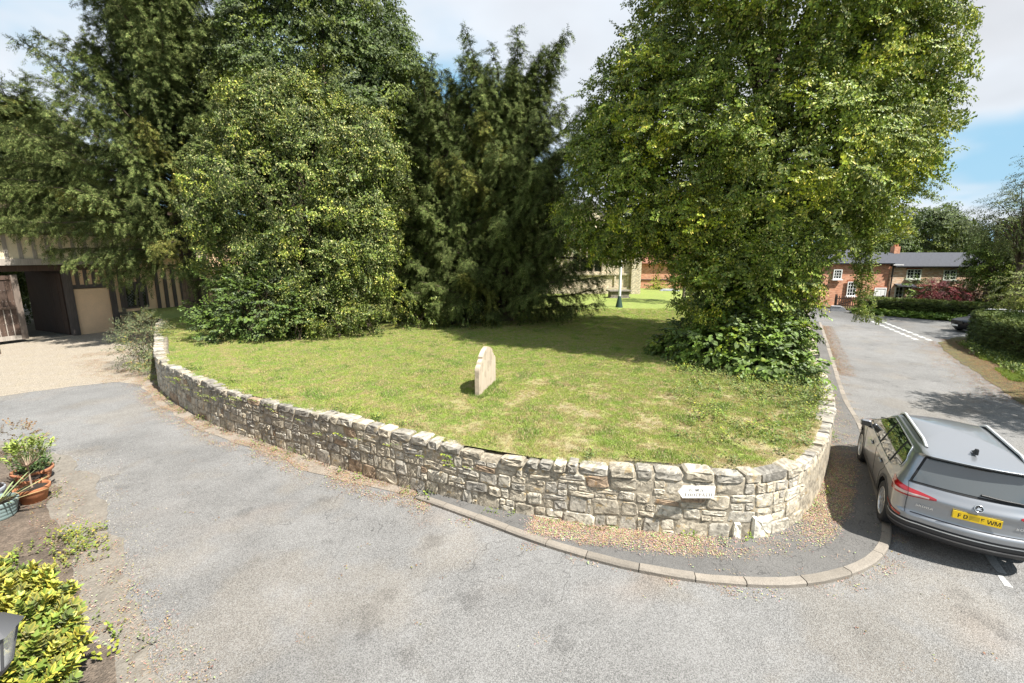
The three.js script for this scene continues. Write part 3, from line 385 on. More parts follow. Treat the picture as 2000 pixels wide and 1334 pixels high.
// yew: limbs with drooping feathery side shoots
function fillYew(cr, parent, o, R) {
  const { base, H, n, len, elev, sub = 1.3, dens = 1, hmin = 0.6, sc = 1, lean = 0, az0 = 0, azr = Math.PI * 2, extra = [], droop = 0.25 } = o; const wood = [];
  const doLimb = (st, dir, L, tipUp, thick) => {
    const pts = []; for (let i = 0; i <= 6; i++) { const t = i / 6, p = st.clone().addScaledVector(dir, L * t); p.y += tipUp * L * t * t; p.add(V3((R() - 0.5) * 0.15 * L * 0.3, (R() - 0.5) * 0.08 * L * 0.3, (R() - 0.5) * 0.15 * L * 0.3)); pts.push(p); }
    wood.push(limb(pts, thick, 0.01, 5, 6));
    const c = new THREE.CatmullRomCurve3(pts), N = Math.ceil(L / 0.20), tone = 0.78 + R() * 0.44, old = R() < 0.06; const col0 = old ? [1.3, 1.08, 0.85] : [1, 1, 1];
    for (let i = 1; i <= N; i++) { const t = 0.12 + 0.88 * i / N, p = c.getPoint(Math.min(t, 1)), g = c.getTangent(Math.min(t, 1)), sd = V3(-g.z, 0, g.x).normalize();
      const bn = V3().crossVectors(sd, g).normalize();
      for (let q0 = 0; q0 < 3; q0++) { const ph = R() * Math.PI * 2, sl = sub * mix(1, 0.2, t) * (0.45 + R() * 0.8) * Math.min(1, L / 3.0), k = Math.max(1, Math.ceil(sl / 0.19 * dens)), sdir = sd.clone().multiplyScalar(Math.cos(ph)).addScaledVector(bn, Math.sin(ph) * 0.75).addScaledVector(g, 0.55 + R() * 0.5).add(V3((R() - 0.5) * 0.3, (R() - 0.5) * 0.3, (R() - 0.5) * 0.3)).normalize(), dr = droop * (0.6 + R() * 1.1);
        for (let j = 0; j <= k; j++) { const f = j / k, q = p.clone().addScaledVector(sdir, sl * f); q.y -= dr * sl * f * f * 1.6 + R() * 0.06; const v = tone * (0.8 + R() * 0.4) * (0.85 + 0.3 * f); cr.add(q, sdir.clone().add(V3((R() - 0.5) * 1.2, -0.15 - dr * 1.6 * f + (R() - 0.5) * 0.8, (R() - 0.5) * 1.2)), sc * (0.7 + R() * 0.7), col0.map(x => x * v), R); } }
      if (R() < 0.5) cr.add(p.clone().add(V3(0, -0.05, 0)), g.clone().add(V3((R() - 0.5) * 0.6, -0.7, (R() - 0.5) * 0.6)), sc, col0.map(x => x * tone), R); }
  };
  for (let i = 0; i < n; i++) { const h = mix(hmin, 1, Math.pow((i + R()) / n, 0.9)), t = h, a = az0 + (i * 2.399 + R() * 0.6) % azr, el = elev(t) + (R() - 0.5) * 0.3, L = len(t, a) * (0.7 + R() * 0.5), st = V3(base[0] + lean * t, base[1] + H * t, base[2]); doLimb(st, V3(Math.cos(a) * Math.cos(el), Math.sin(el), -Math.sin(a) * Math.cos(el)), L, 0.06, 0.05 + 0.05 * (1 - t)); }
  for (const e of extra) doLimb(V3(e[0], e[1], e[2]), V3(e[3], e[4], e[5]).normalize(), e[6], e[7] || 0.05, 0.07);
  const tp = []; for (let i = 0; i <= 4; i++) tp.push(V3(base[0] + lean * i / 4, base[1] - 0.2 + (H + 0.2) * i / 4, base[2]));
  mesh('trunk', limb(tp, o.r || 0.42, 0.05, 9, 12), M.bark, parent); mesh('limbs', merge(wood), M.bark, parent);
}

// leaf kinds (linear base colours)
const limeC = { c: [0.122, 0.178, 0.022], c2: [0.22, 0.27, 0.032], mixc: 0.36, c3: [0.48, 0.46, 0.13], mix3: 0.14 };
const limeSpray = [1, 2, 3, 4, 5, 6].map(i => (i % 3 ? cluster : spray)(100 + i, { ...limeC, len: 0.5, n: 32, l: 0.084, w: 0.076, droop: 0.3, hang: 0.45, l3: 0.085 }));
const suckerSpray = [1, 2, 3].map(i => spray(130 + i, { c: [0.095, 0.15, 0.022], c2: [0.155, 0.20, 0.032], len: 0.5, n: 14, l: 0.15, w: 0.135, droop: 0.4, hang: 0.35, rich: true }));
const holmC = { c: [0.078, 0.115, 0.022], c2: [0.145, 0.18, 0.034], mixc: 0.3, c3: [0.48, 0.46, 0.18], mix3: 0.22 };
const holmSpray = [1, 2, 3, 4].map(i => (i % 4 ? cluster : spray)(160 + i, { ...holmC, len: 0.52, n: 26, l: 0.105, w: 0.058, droop: 0.3, hang: 0.35, l3: 0.085 }));
const backSpray = [1, 2, 3].map(i => (i % 3 ? cluster : spray)(190 + i, { c: [0.068, 0.105, 0.018], c2: [0.12, 0.16, 0.026], len: 0.62, n: 26, l: 0.11, w: 0.09, droop: 0.4, hang: 0.4 }));
const hazelSpray = [1, 2, 3].map(i => spray(210 + i, { c: [0.075, 0.12, 0.022], c2: [0.12, 0.165, 0.03], len: 0.5, n: 16, l: 0.12, w: 0.09, droop: 0.15, hang: 0.2, rich: true }));
const hedgeSpray = [1, 2, 3].map(i => spray(230 + i, { c: [0.075, 0.11, 0.024], c2: [0.15, 0.175, 0.045], mixc: 0.3, len: 0.22, n: 26, l: 0.05, w: 0.034, droop: 0.1, hang: 0.0, spread: 1.3 }));
const yewSpray = [1, 2, 3, 4].map(i => needleSpray(250 + i, { c: [0.088, 0.122, 0.030], c2: [0.20, 0.215, 0.07], len: 0.30, n: 40, bl: 0.085, bw: 0.021 }));
const darkYewSpray = [1, 2, 3, 4].map(i => needleSpray(270 + i, { c: [0.08, 0.112, 0.026], c2: [0.175, 0.19, 0.06], len: 0.28, n: 40, bl: 0.08, bw: 0.020 }));
const LM = [LEAF, GLOSS], GM = [GLOSS, GLOSS, LEAF], YM = [MATT];

{ // large lime on the right
  const R = rng(1001), t = thing('lime_tree', 'huge sunlit lime tree at the right with a dense leafy crown over the lane', 'tree');
  const lobes = [[9.1, 12.2, -18.2, 5.3, 7.6, 4.7], [5.0, 9.6, -17.4, 2.5, 2.6, 2.3], [8.6, 14.0, -15.8, 4.2, 3.6, 2.8], [7.8, 3.6, -15.7, 1.8, 1.5, 1.4], [13.0, 11.0, -17.2, 1.8, 2.8, 2.1], [6.0, 8.2, -17.6, 3.3, 3.4, 3.2], [4.1, 6.9, -18.4, 2.2, 2.5, 2.4], [11.9, 9.3, -17.5, 2.7, 4.0, 3.0], [12.7, 7.6, -18.0, 1.9, 1.9, 2.3], [9.0, 7.2, -15.2, 3.1, 3.2, 2.2], [8.7, 4.2, -16.4, 1.8, 2.6, 1.9], [9.9, 5.0, -17.2, 1.3, 2.0, 1.6], [6.6, 5.6, -16.6, 1.7, 1.7, 1.8]];
  const cr = new Crown(limeSpray, LM);
  fillCrown(cr, lobes, { cell: 1.3, r0: 0.42, r1: 0.98, k: 62, tone: 0.28, minY: 1.7, inner: 0.85, warm: [1.5, 1.32, 0.8], warmP: 0.28, hang: 0.2, sc: 0.9,
    tips: [[11.5, 5.8, -15.2, 0.12, -1, -0.1, 3.4, 0], [11.7, 5.4, -15.3, 0.06, -1, 0, 2.9, 0], [11.4, 5.2, -15.3, 0.14, -1, 0, 2.4, 0], [11.8, 2.9, -15.4, 0.9, -0.35, 0, 0.9], [11.4, 5.6, -15.6, 1, -0.2, 0, 1.6], [11.6, 6.0, -15.2, 0.1, -1, 0.05, 3.3, 0], [11.3, 6.2, -15.6, 0.2, -1, 0, 2.6, 0], [12.0, 6.3, -16.4, 1, -0.28, 0, 2.2], [12.2, 5.9, -16.8, 1, -0.1, 0, 2.3], [12.4, 6.6, -16.6, 1, -0.35, 0, 1.8], [12.6, 7.2, -15.6, 1, -0.4, 0, 1.9], [13.6, 8.3, -17.2, 1, 0.15, 0, 1.5], [13.6, 11.5, -17.2, 1, 0.35, 0, 1.7], [13.2, 13.2, -17.4, 1, 0.5, 0, 1.8], [13.8, 10.0, -17.2, 1, 0.2, 0, 1.4], [13.8, 7.0, -17, 1, -0.1, 0, 1.2], [3.4, 8.3, -17.4, -1, 0.5, 0, 1.6], [3.0, 6.4, -17.6, -1, -0.1, 0, 1.5], [4.0, 10.5, -17, -1, 0.1, 0, 1.4]] }, R);
  trunkAndLimbs(t, [9.4, 1.0, -17.6], [9.4, 14, -18.2], 0.55, lobes, R); cr.build(t); console.log('lime', cr.count);
}
{ // leafy suckers and ivy round its foot
  const R = rng(1002), t = thing('sucker_shrub', 'broad leaved suckers and ivy spreading round the foot of the lime tree', 'shrub'), cr = new Crown(suckerSpray, [GLOSS, LEAF, GLOSS]);
  const lobes = [[7.2, 1.5, -15.0, 1.5, 0.95, 1.3], [7.8, 1.35, -13.9, 1.15, 0.8, 1.0], [8.3, 1.6, -15.0, 1.1, 1.2, 1.3], [6.6, 1.4, -16.2, 1.1, 0.8, 1.1], [8.1, 1.2, -13.0, 0.5, 0.4, 0.6], [9.5, 1.6, -16.6, 0.8, 1.0, 1.1], [8.6, 2.4, -16.3, 1.9, 1.4, 1.3]];
  fillCrown(cr, lobes, { cell: 0.55, r0: 0.3, r1: 0.55, k: 60, tone: 0.25, minY: 1.0, inner: 0.9, warm: [1.7, 1.45, 0.9], warmP: 0.2, hang: 0.25, sc: 0.8 }, R);
  const st = []; for (let i = 0; i < 26; i++) { const x = 6.6 + R() * 3, z = -16.2 + R() * 2.4; st.push(limb([V3(x, 1.0, z), V3(x + (R() - 0.5) * 0.4, 1.6, z + 0.1), V3(x + (R() - 0.5) * 0.9, 2.2, z + (R() - 0.5) * 0.6)], 0.02, 0.008, 4, 4)); }
  mesh('stems', merge(st), M.bark, t); cr.build(t, 'foliage');
}
{ // dense broadleaf tree left of centre
  const R = rng(1003), t = thing('holm_oak', 'dense round broadleaf tree with pale flecked leaves left of centre', 'tree');
  const lobes = [[-9.8, 7.4, -22.2, 4.1, 5.0, 3.0], [-9.6, 3.6, -21.4, 3.4, 2.4, 2.4], [-12.8, 6.4, -21.8, 2.3, 3.2, 2.0], [-7.0, 8.4, -22.0, 1.9, 2.8, 1.9], [-7.2, 5.0, -21.6, 1.9, 3.4, 1.9], [-10.6, 10.6, -22.0, 1.9, 2.2, 1.8]];
  const cr = new Crown(holmSpray, GM); fillCrown(cr, lobes, { cell: 0.95, r0: 0.4, r1: 0.85, k: 66, tone: 0.28, minY: 1.3, inner: 1.3, warm: [1.5, 1.38, 0.95], warmP: 0.32, hang: 0.12, sc: 0.9 }, R);
  trunkAndLimbs(t, [-9.7, 1.1, -22.2], [-9.8, 9.5, -22.2], 0.32, lobes, R); cr.build(t); console.log('holm', cr.count);
}
{ // taller broadleaf behind it
  const R = rng(1004), t = thing('broadleaf_tree', 'tall dark green broadleaf tree rising out of view behind the flecked tree', 'tree');
  const lobes = [[-10.8, 14.0, -27, 5.0, 6.8, 4.0], [-7.2, 11.0, -26.0, 2.6, 4.6, 2.6], [-13.6, 11.5, -26.5, 2.5, 4.2, 2.6]];
  const cr = new Crown(backSpray, LM); fillCrown(cr, lobes, { cell: 1.25, r0: 0.55, r1: 1.05, k: 48, tone: 0.3, inner: 1.2, warm: [1.5, 1.3, 0.8], warmP: 0.25, hang: 0.2 }, R);
  trunkAndLimbs(t, [-10.2, 1.1, -27], [-10.4, 17, -27], 0.45, lobes, R); cr.build(t); console.log('tall', cr.count);
}
{ // far left old yew, limbs over the gatehouse
  const R = rng(1005), t = thing('yew_tree', 'towering old yew at the left with limbs drooping over the gatehouse', 'tree'), cr = new Crown(yewSpray, YM);
  fillYew(cr, t, { base: [-18.6, 1.0, -24.8], H: 15.5, n: 130, hmin: 0.26, r: 0.5, sub: 1.35, droop: 0.4, elev: h => mix(0.1, 1.05, Math.pow(h, 1.2)), len: (h, a) => mix(5.6, 4.7, h) * (Math.cos(a) < -0.2 ? 1.05 : h > 0.45 ? 1.12 : 0.85),
    extra: [[-18.6, 5.2, -24.4, -1, 0.0, 0.12, 6.6, -0.04], [-18.6, 6.4, -24.2, -1, 0.02, 0.3, 7.4, -0.05], [-18.6, 4.6, -24.2, -0.9, 0.05, 0.45, 4.6, -0.08], [-18.8, 7.6, -24.4, -1, 0.1, 0.2, 7.2, -0.03], [-18.4, 5, -24, -0.6, 0, 0.7, 3.6, -0.05], [-18.2, 5.4, -24, 0.2, -0.05, 1, 2.6, -0.05], [-18.6, 6, -24, -0.3, 0.1, 0.9, 3.2, -0.05], [-18.6, 9, -24.4, -0.9, 0.25, 0.3, 6.2, -0.02], [-18.6, 8.3, -24.4, -0.5, 0.1, 0.8, 3.8], [-18.6, 10.5, -24.4, -0.7, 0.2, 0.6, 4.2], [-18.6, 12, -24.4, -0.6, 0.4, 0.5, 4.6], [-18.6, 4.2, -24.2, -0.7, -0.05, 0.3, 3.2, -0.08], [-19, 7.4, -24.4, -1, 0.16, 0.05, 8.6, -0.06], [-19, 8.6, -24.4, -1, 0.14, 0.1, 8.4, -0.05], [-19, 9.8, -24.4, -1, 0.12, 0.15, 7.6, -0.05], [-19, 6.6, -24.4, -1, 0.12, -0.02, 8.2, -0.07], [-19, 11, -24.4, -1, 0.1, 0.1, 6.2, -0.05], [-18.4, 4.4, -24.2, 0.4, -0.1, 0.6, 2.2, -0.1], [-18.2, 5.5, -24.2, 1, -0.05, 0.45, 3.0, -0.06], [-18.2, 6.5, -24.2, 1, 0, 0.3, 3.4, -0.04], [-18.2, 4.6, -24, 0.8, -0.08, 0.7, 2.6, -0.08], [-18.2, 7.5, -24.2, 1, 0.05, 0.1, 3.6, -0.03], [-18.2, 8.6, -24.2, 1, 0.1, 0.3, 3.6], [-18.2, 3.4, -24.2, 0.9, -0.02, 0.3, 2.2, -0.05], [-20, 7.6, -24.2, -1, 0.06, 0.0, 10.5, -0.03], [-20, 8.4, -24.2, -1, 0.04, 0.05, 10.8, -0.03], [-20, 7.0, -24.0, -1, 0.08, 0.12, 9.8, -0.04], [-20, 9.2, -24.2, -1, 0.02, 0.02, 10.2, -0.03], [-20, 6.4, -24, -1, 0.08, 0.05, 9.6, -0.05], [-23, 7.2, -24, -1, 0.0, 0.1, 6.2, -0.03], [-23, 8, -24, -1, 0.0, 0.0, 6.2, -0.03], [-23, 6.6, -23.9, -1, 0.0, 0.15, 5.6, -0.04]] }, R);
  t.position.set(0.9, 0, -0.5); cr.build(t); console.log('yew', cr.count);
}
{ // yew behind the gatehouse
  const R = rng(1006), t = thing('yew_tree', 'olive green yew behind the gatehouse at the left edge', 'tree'), cr = new Crown(yewSpray, YM);
  fillYew(cr, t, { base: [-31.5, 0, -31.5], H: 12.8, n: 62, hmin: 0.36, r: 0.4, sub: 1.6, elev: h => mix(0.1, 1.15, Math.pow(h, 1.5)), len: h => mix(6.2, 3.0, h), sc: 1.25, dens: 0.85,
    extra: [[-30, 10, -31, 0.4, 1, 0.2, 3.4], [-29, 9.4, -31, 0.35, 1, 0, 3.4], [-31, 11, -31, 0.1, 1, 0.2, 3], [-29.5, 9, -30, 0.8, 0.5, 0.3, 4.4]] }, R);
  cr.build(t); console.log('yew2', cr.count);
}
{ // dark yews in the middle
  const R = rng(1007), t = thing('yew_tree', 'dark ragged yew in the middle with bare topped limbs against the cloud', 'tree'), cr = new Crown(darkYewSpray, YM);
  fillYew(cr, t, { base: [-0.3, 1.0, -25.0], H: 11.0, n: 150, hmin: 0.06, r: 0.4, sub: 1.2, elev: h => mix(0.0, 0.95, Math.pow(h, 0.8)), len: (h, a) => mix(5.0, 3.2, h) * (Math.cos(a) > 0.3 ? 1.18 : 1), droop: 0.4,
    extra: [[-0.8, 10.5, -25, -0.3, 1, 0, 5.2], [0.0, 10.8, -25, 0.06, 1, 0.1, 4.6], [0.6, 10.5, -25, 0.4, 1, 0, 4.8], [1.0, 9.6, -25, 0.9, 0.75, 0, 4.0], [0.8, 8.8, -25, 1, 0.5, 0, 4.0], [-0.6, 9.6, -25, -0.6, 0.9, 0.2, 3.6], [0.4, 9.8, -25, 0.2, 1, 0.3, 4.2], [1, 8, -25, 1, 0.25, 0.2, 3.8], [2.2, 3.2, -24.6, 0.8, 0.1, 0.3, 2.6], [0, 3, -24, 0.2, -0.2, 1, 2.4], [-2, 3, -24, -0.3, -0.2, 1, 2.4], [1.6, 2.6, -24.4, 0.5, -0.25, 0.8, 2.4], [-1, 2, -24, 0, -0.1, 1, 2], [2.6, 4.6, -24.6, 0.9, -0.1, 0.4, 2.2], [-0.8, 8.4, -25, -1, 0.35, 0.2, 3.9], [-0.8, 7.4, -25, -1, 0.3, 0.1, 4.2], [-0.6, 9.2, -25, -1, 0.6, 0, 3.4], [-0.8, 6.4, -25, -1, 0.2, 0.2, 4.2], [-0.8, 10, -25, -0.8, 0.8, 0.1, 3]] }, R);
  cr.build(t); console.log('yew3', cr.count);
}
for (const [x, z, H, sd, lab] of [[-4.2, -24.6, 12.6, 1, 'dark pointed yew spire between the flecked tree and the ragged yew'], [-6.0, -25.6, 12.0, 2, 'thin conifer spire beside the tall broadleaf tree'], [-2.9, -25.4, 12.2, 3, 'small conifer spire left of the ragged yew crown'], [-3.3, -23.9, 10.9, 4, 'short broad yew standing in front of the two thin spires']]) {
  const R = rng(1010 + sd), t = thing('conifer_tree', lab, 'tree'), cr = new Crown(darkYewSpray, YM);
  fillYew(cr, t, { base: [x, 1.0, z], H: H - 0.6, n: sd === 1 ? 110 : 70, hmin: 0.06, r: 0.28, sub: 0.85, elev: h => mix(0.0, 1.15, Math.pow(h, 1.2)), len: h => mix(sd === 1 ? 3.1 : 2.8, 1.2, Math.pow(h, 1.3)), droop: 0.45 }, R); cr.build(t); console.log('con', cr.count);
}
{ // hazel bush at the left end of the tree group, low shrubs at the foot
  const R = rng(1020), t = thing('hazel_bush', 'fresh green hazel bush with upswept shoots at the left foot of the trees', 'shrub'), cr = new Crown(hazelSpray, [LEAF, GLOSS, GLOSS]);
  const lobes = [[-11.3, 2.0, -19.4, 1.7, 1.3, 1.2], [-12.3, 1.7, -19.3, 0.9, 0.8, 0.8], [-10.2, 2.3, -19.6, 1.3, 1.5, 1.1], [-11.6, 3.0, -19.8, 0.9, 1.0, 0.8]];
  fillCrown(cr, lobes, { cell: 0.6, r0: 0.3, r1: 0.6, k: 55, tone: 0.22, minY: 1.2, inner: 0.7, hang: -0.1, sc: 0.75, warmP: 0.15, tips: [[-12, 2.6, -19.3, -0.7, 1, 0.1, 2.0, 0], [-11.2, 3.0, -19.3, -0.6, 1, 0.1, 1.9, 0], [-12.6, 2.0, -19.2, -1, 0.7, 0, 1.5, 0], [-12.6, 1.7, -19, -1, 0.3, 0, 1.3, 0], [-10.4, 3.2, -19.4, -0.3, 1, 0, 1.6, 0]] }, R);
  const st = []; for (let i = 0; i < 18; i++) st.push(limb([V3(-11.2 + (R() - 0.5) * 0.5, 1, -19.6), V3(-11.3 + (R() - 0.5) * 1.4, 2, -19.5), V3(-11.5 + (R() - 0.5) * 3, 3 + R(), -19.4 + (R() - 0.5))], 0.025, 0.006, 4, 5)); mesh('stems', merge(st), M.bark, t); cr.build(t, 'foliage');
}
{ const R = rng(1021), t = thing('laurel_shrub', 'low glossy evergreen shrubs along the front foot of the tree group', 'shrub'), cr = new Crown(holmSpray, GM);
  const lobes = [[-9.0, 1.5, -18.9, 1.1, 0.6, 0.6], [-7.6, 1.6, -19.6, 1.1, 0.7, 0.6], [-6.3, 1.7, -20.2, 0.9, 0.8, 0.6], [-8.3, 2.1, -19.8, 1.5, 0.9, 0.7], [-4.6, 1.8, -22.3, 1.2, 0.9, 0.7], [-2.4, 1.7, -22.6, 1.2, 0.9, 0.7]];
  fillCrown(cr, lobes, { cell: 0.5, r0: 0.25, r1: 0.5, k: 60, tone: 0.25, minY: 1.15, inner: 0.7, sc: 0.72, warmP: 0.2 }, R);
  const st = []; for (let i = 0; i < 24; i++) { const q = lobes[i % lobes.length]; st.push(limb([V3(q[0], 1, q[2]), V3(q[0] + (R() - 0.5) * 0.5, 1.4, q[2]), V3(q[0] + (R() - 0.5), 1.9, q[2] + (R() - 0.5) * 0.6)], 0.02, 0.006, 4, 4)); } mesh('stems', merge(st), M.bark, t); cr.build(t, 'foliage'); }
{ // pale bush over the left end of the wall
  const R = rng(1022), t = thing('rose_bush', 'loose pale green bush over the left end of the stone wall', 'shrub'), sp = [1, 2, 3].map(i => spray(300 + i, { c: [0.12, 0.15, 0.06], c2: [0.20, 0.20, 0.09], c3: [0.32, 0.2, 0.1], mix3: 0.06, len: 0.4, n: 20, l: 0.06, w: 0.038, droop: 0.2, hang: 0.1, spread: 1.1 })), cr = new Crown(sp, [LEAF, MATT]);
  const lobes = [[-15.5, 0.8, -18.7, 0.95, 0.85, 0.8], [-14.8, 0.55, -18.0, 0.6, 0.6, 0.6], [-15.9, 1.3, -19.5, 0.8, 0.7, 0.8], [-16.5, 1.2, -20.6, 0.6, 0.7, 0.7]];
  fillCrown(cr, lobes, { cell: 0.32, r0: 0.25, r1: 0.45, k: 90, tone: 0.25, minY: 0.05, inner: 1.2, hang: 0, sc: 0.8, warmP: 0.25, tips: [[-15.8, 1.6, -19, -0.4, 1, 0.2, 1.0, 0], [-15.2, 1.5, -18.6, 0.2, 1, 0, 0.9, 0]] }, R);
  const st = []; for (let i = 0; i < 20; i++) st.push(limb([V3(-15.7 + (R() - 0.5) * 0.4, 0, -19 + (R() - 0.5) * 0.5), V3(-15.7 + (R() - 0.5), 0.9, -19 + (R() - 0.5)), V3(-15.6 + (R() - 0.5) * 2, 1.5 + R() * 0.5, -19 + (R() - 0.5) * 2)], 0.015, 0.005, 4, 4)); mesh('stems', merge(st), M.bark, t); cr.build(t, 'foliage'); }

// ------------------------------------------------------------------ right side trees and hedges
function tree(name, label, base, top, r, lobes, sp, mats, o, seed) { const R = rng(seed), t = thing(name, label, 'tree'), cr = new Crown(sp, mats); fillCrown(cr, lobes, o, R); trunkAndLimbs(t, base, top, r, lobes, R, M.bark, o.nl || 6); cr.build(t); console.log(name, cr.count); return t; }
const cherrySpray = [1, 2, 3].map(i => spray(330 + i, { c: [0.085, 0.11, 0.028], c2: [0.14, 0.155, 0.045], len: 0.6, n: 18, l: 0.11, w: 0.055, droop: 0.35, hang: 0.5 }));
tree('cherry_tree', 'open crowned tree with dark limbs against the sky at the right edge', [34.6, 0, -31.5], [34.6, 9, -31.5], 0.22, [[36.2, 6.9, -31.5, 3.2, 2.2, 2.6], [33.2, 6.4, -31.2, 1.9, 0.9, 1.6], [35.8, 9.2, -31.5, 1.9, 2.3, 1.8], [33.0, 7.4, -31.2, 1.5, 1.3, 1.3], [37.5, 7.0, -31.5, 2.4, 3.2, 2.2]], cherrySpray, [LEAF, MATT], { cell: 1.3, r0: 0.5, r1: 0.9, k: 26, tone: 0.2, inner: 0.18, warmP: 0.2, hang: 0.3, minY: 4.5, nl: 12, tips: [[31, 6.4, -31, -1, 0.5, 0, 2], [33, 8, -31, -0.6, 0.8, 0, 1.6], [34.6, 10.8, -31.4, -0.5, 1, 0, 1.4]] }, 2001);
tree('broadleaf_tree', 'dark shaded tree mass behind the red maple beside the house', [38.5, 0, -37], [38.5, 7, -37], 0.3, [[40.2, 3.6, -37.5, 2.4, 3.4, 2.2], [42.5, 4.6, -37, 3, 4.2, 2.6], [45, 5, -37.5, 3.4, 4.6, 2.8]], backSpray, [MATT], { cell: 1.4, r0: 0.6, r1: 1.0, k: 34, inner: 0.7, minY: 0.3 }, 2002);
tree('young_maple', 'yellow green bushy young tree behind the near right hedge', [32.6, 0, -28.5], [32.6, 3, -28.5], 0.1, [[32.6, 2.6, -28.4, 1.9, 1.5, 1.3], [34.6, 2.8, -28.4, 1.9, 1.9, 1.4], [31.3, 2.0, -28.2, 0.9, 0.9, 0.8]], [1, 2, 3].map(i => spray(350 + i, { c: [0.15, 0.18, 0.03], c2: [0.22, 0.22, 0.05], len: 0.5, n: 20, l: 0.09, w: 0.06, droop: 0.3, hang: 0.3 })), [LEAF, MATT], { cell: 0.9, r0: 0.35, r1: 0.7, k: 34, inner: 0.35, minY: 1.0 }, 2003);
// trees beyond the house and beyond the churchyard
const FAR = [['ash_tree', 'pale green tree behind the chimney of the brick house', [44, 0, -58], 9, 4.5, 2011], ['oak_tree', 'round far tree behind the slate roof at the right', [53, 0, -60], 10, 5.5, 2012], ['linden_tree', 'far dark tree filling the gap behind the stone church', [-2, 1, -46], 14, 6.5, 2013], ['elm_tree', 'far tree behind the large lime and the brick barn', [24, 0, -62], 12, 6.5, 2014], ['beech_tree', 'far tree behind the yew trees at the left of the church', [-14, 1, -44], 14, 7, 2015], ['maple_tree', 'far tree behind the gatehouse passage', [-38, 0, -40], 9, 6, 2016], ['sycamore_tree', 'broad tree standing behind the lime crown', [15, 0, -58], 9, 6.5, 2017]];
for (const [nm, lab, b, h, rr, sd] of FAR) tree(nm, lab, b, [b[0], h, b[2]], 0.35, [[b[0], h * 0.62, b[2], rr, h * 0.42, rr * 0.8], [b[0] + rr * 0.6, h * 0.42, b[2] + 1, rr * 0.55, h * 0.26, rr * 0.5], [b[0] - rr * 0.6, h * 0.45, b[2] + 1, rr * 0.55, h * 0.28, rr * 0.5]], backSpray, LM, { cell: 3.0, r0: 0.9, r1: 1.6, k: 15, sc: 1.9, inner: 0.3, minY: 0.5, warmP: 0.25 }, sd);
// trees right of the frame, whose shade falls over the lane
tree('street_tree', 'roadside tree just right of the view shading the lane beside the car', [21.3, 0, -9.3], [21.3, 8, -9.3], 0.3, [[21.3, 7.4, -9.3, 3.2, 2.6, 2.6], [18.9, 6.6, -10.6, 1.7, 1.4, 1.4]], backSpray, LM, { cell: 1.6, r0: 0.5, r1: 1.0, k: 30, inner: 0.5 }, 2031);
tree('street_tree', 'roadside tree right of the view shading the lane before the junction', [31.5, 0, -17.0], [31.5, 8, -17.0], 0.3, [[31.3, 8.2, -17.0, 3.4, 2.6, 2.8], [29.4, 7.0, -18.8, 2.2, 1.7, 1.9], [33, 9, -21, 3.0, 2.6, 3]], backSpray, LM, { cell: 1.6, r0: 0.5, r1: 1.0, k: 26, inner: 0.4 }, 2032);

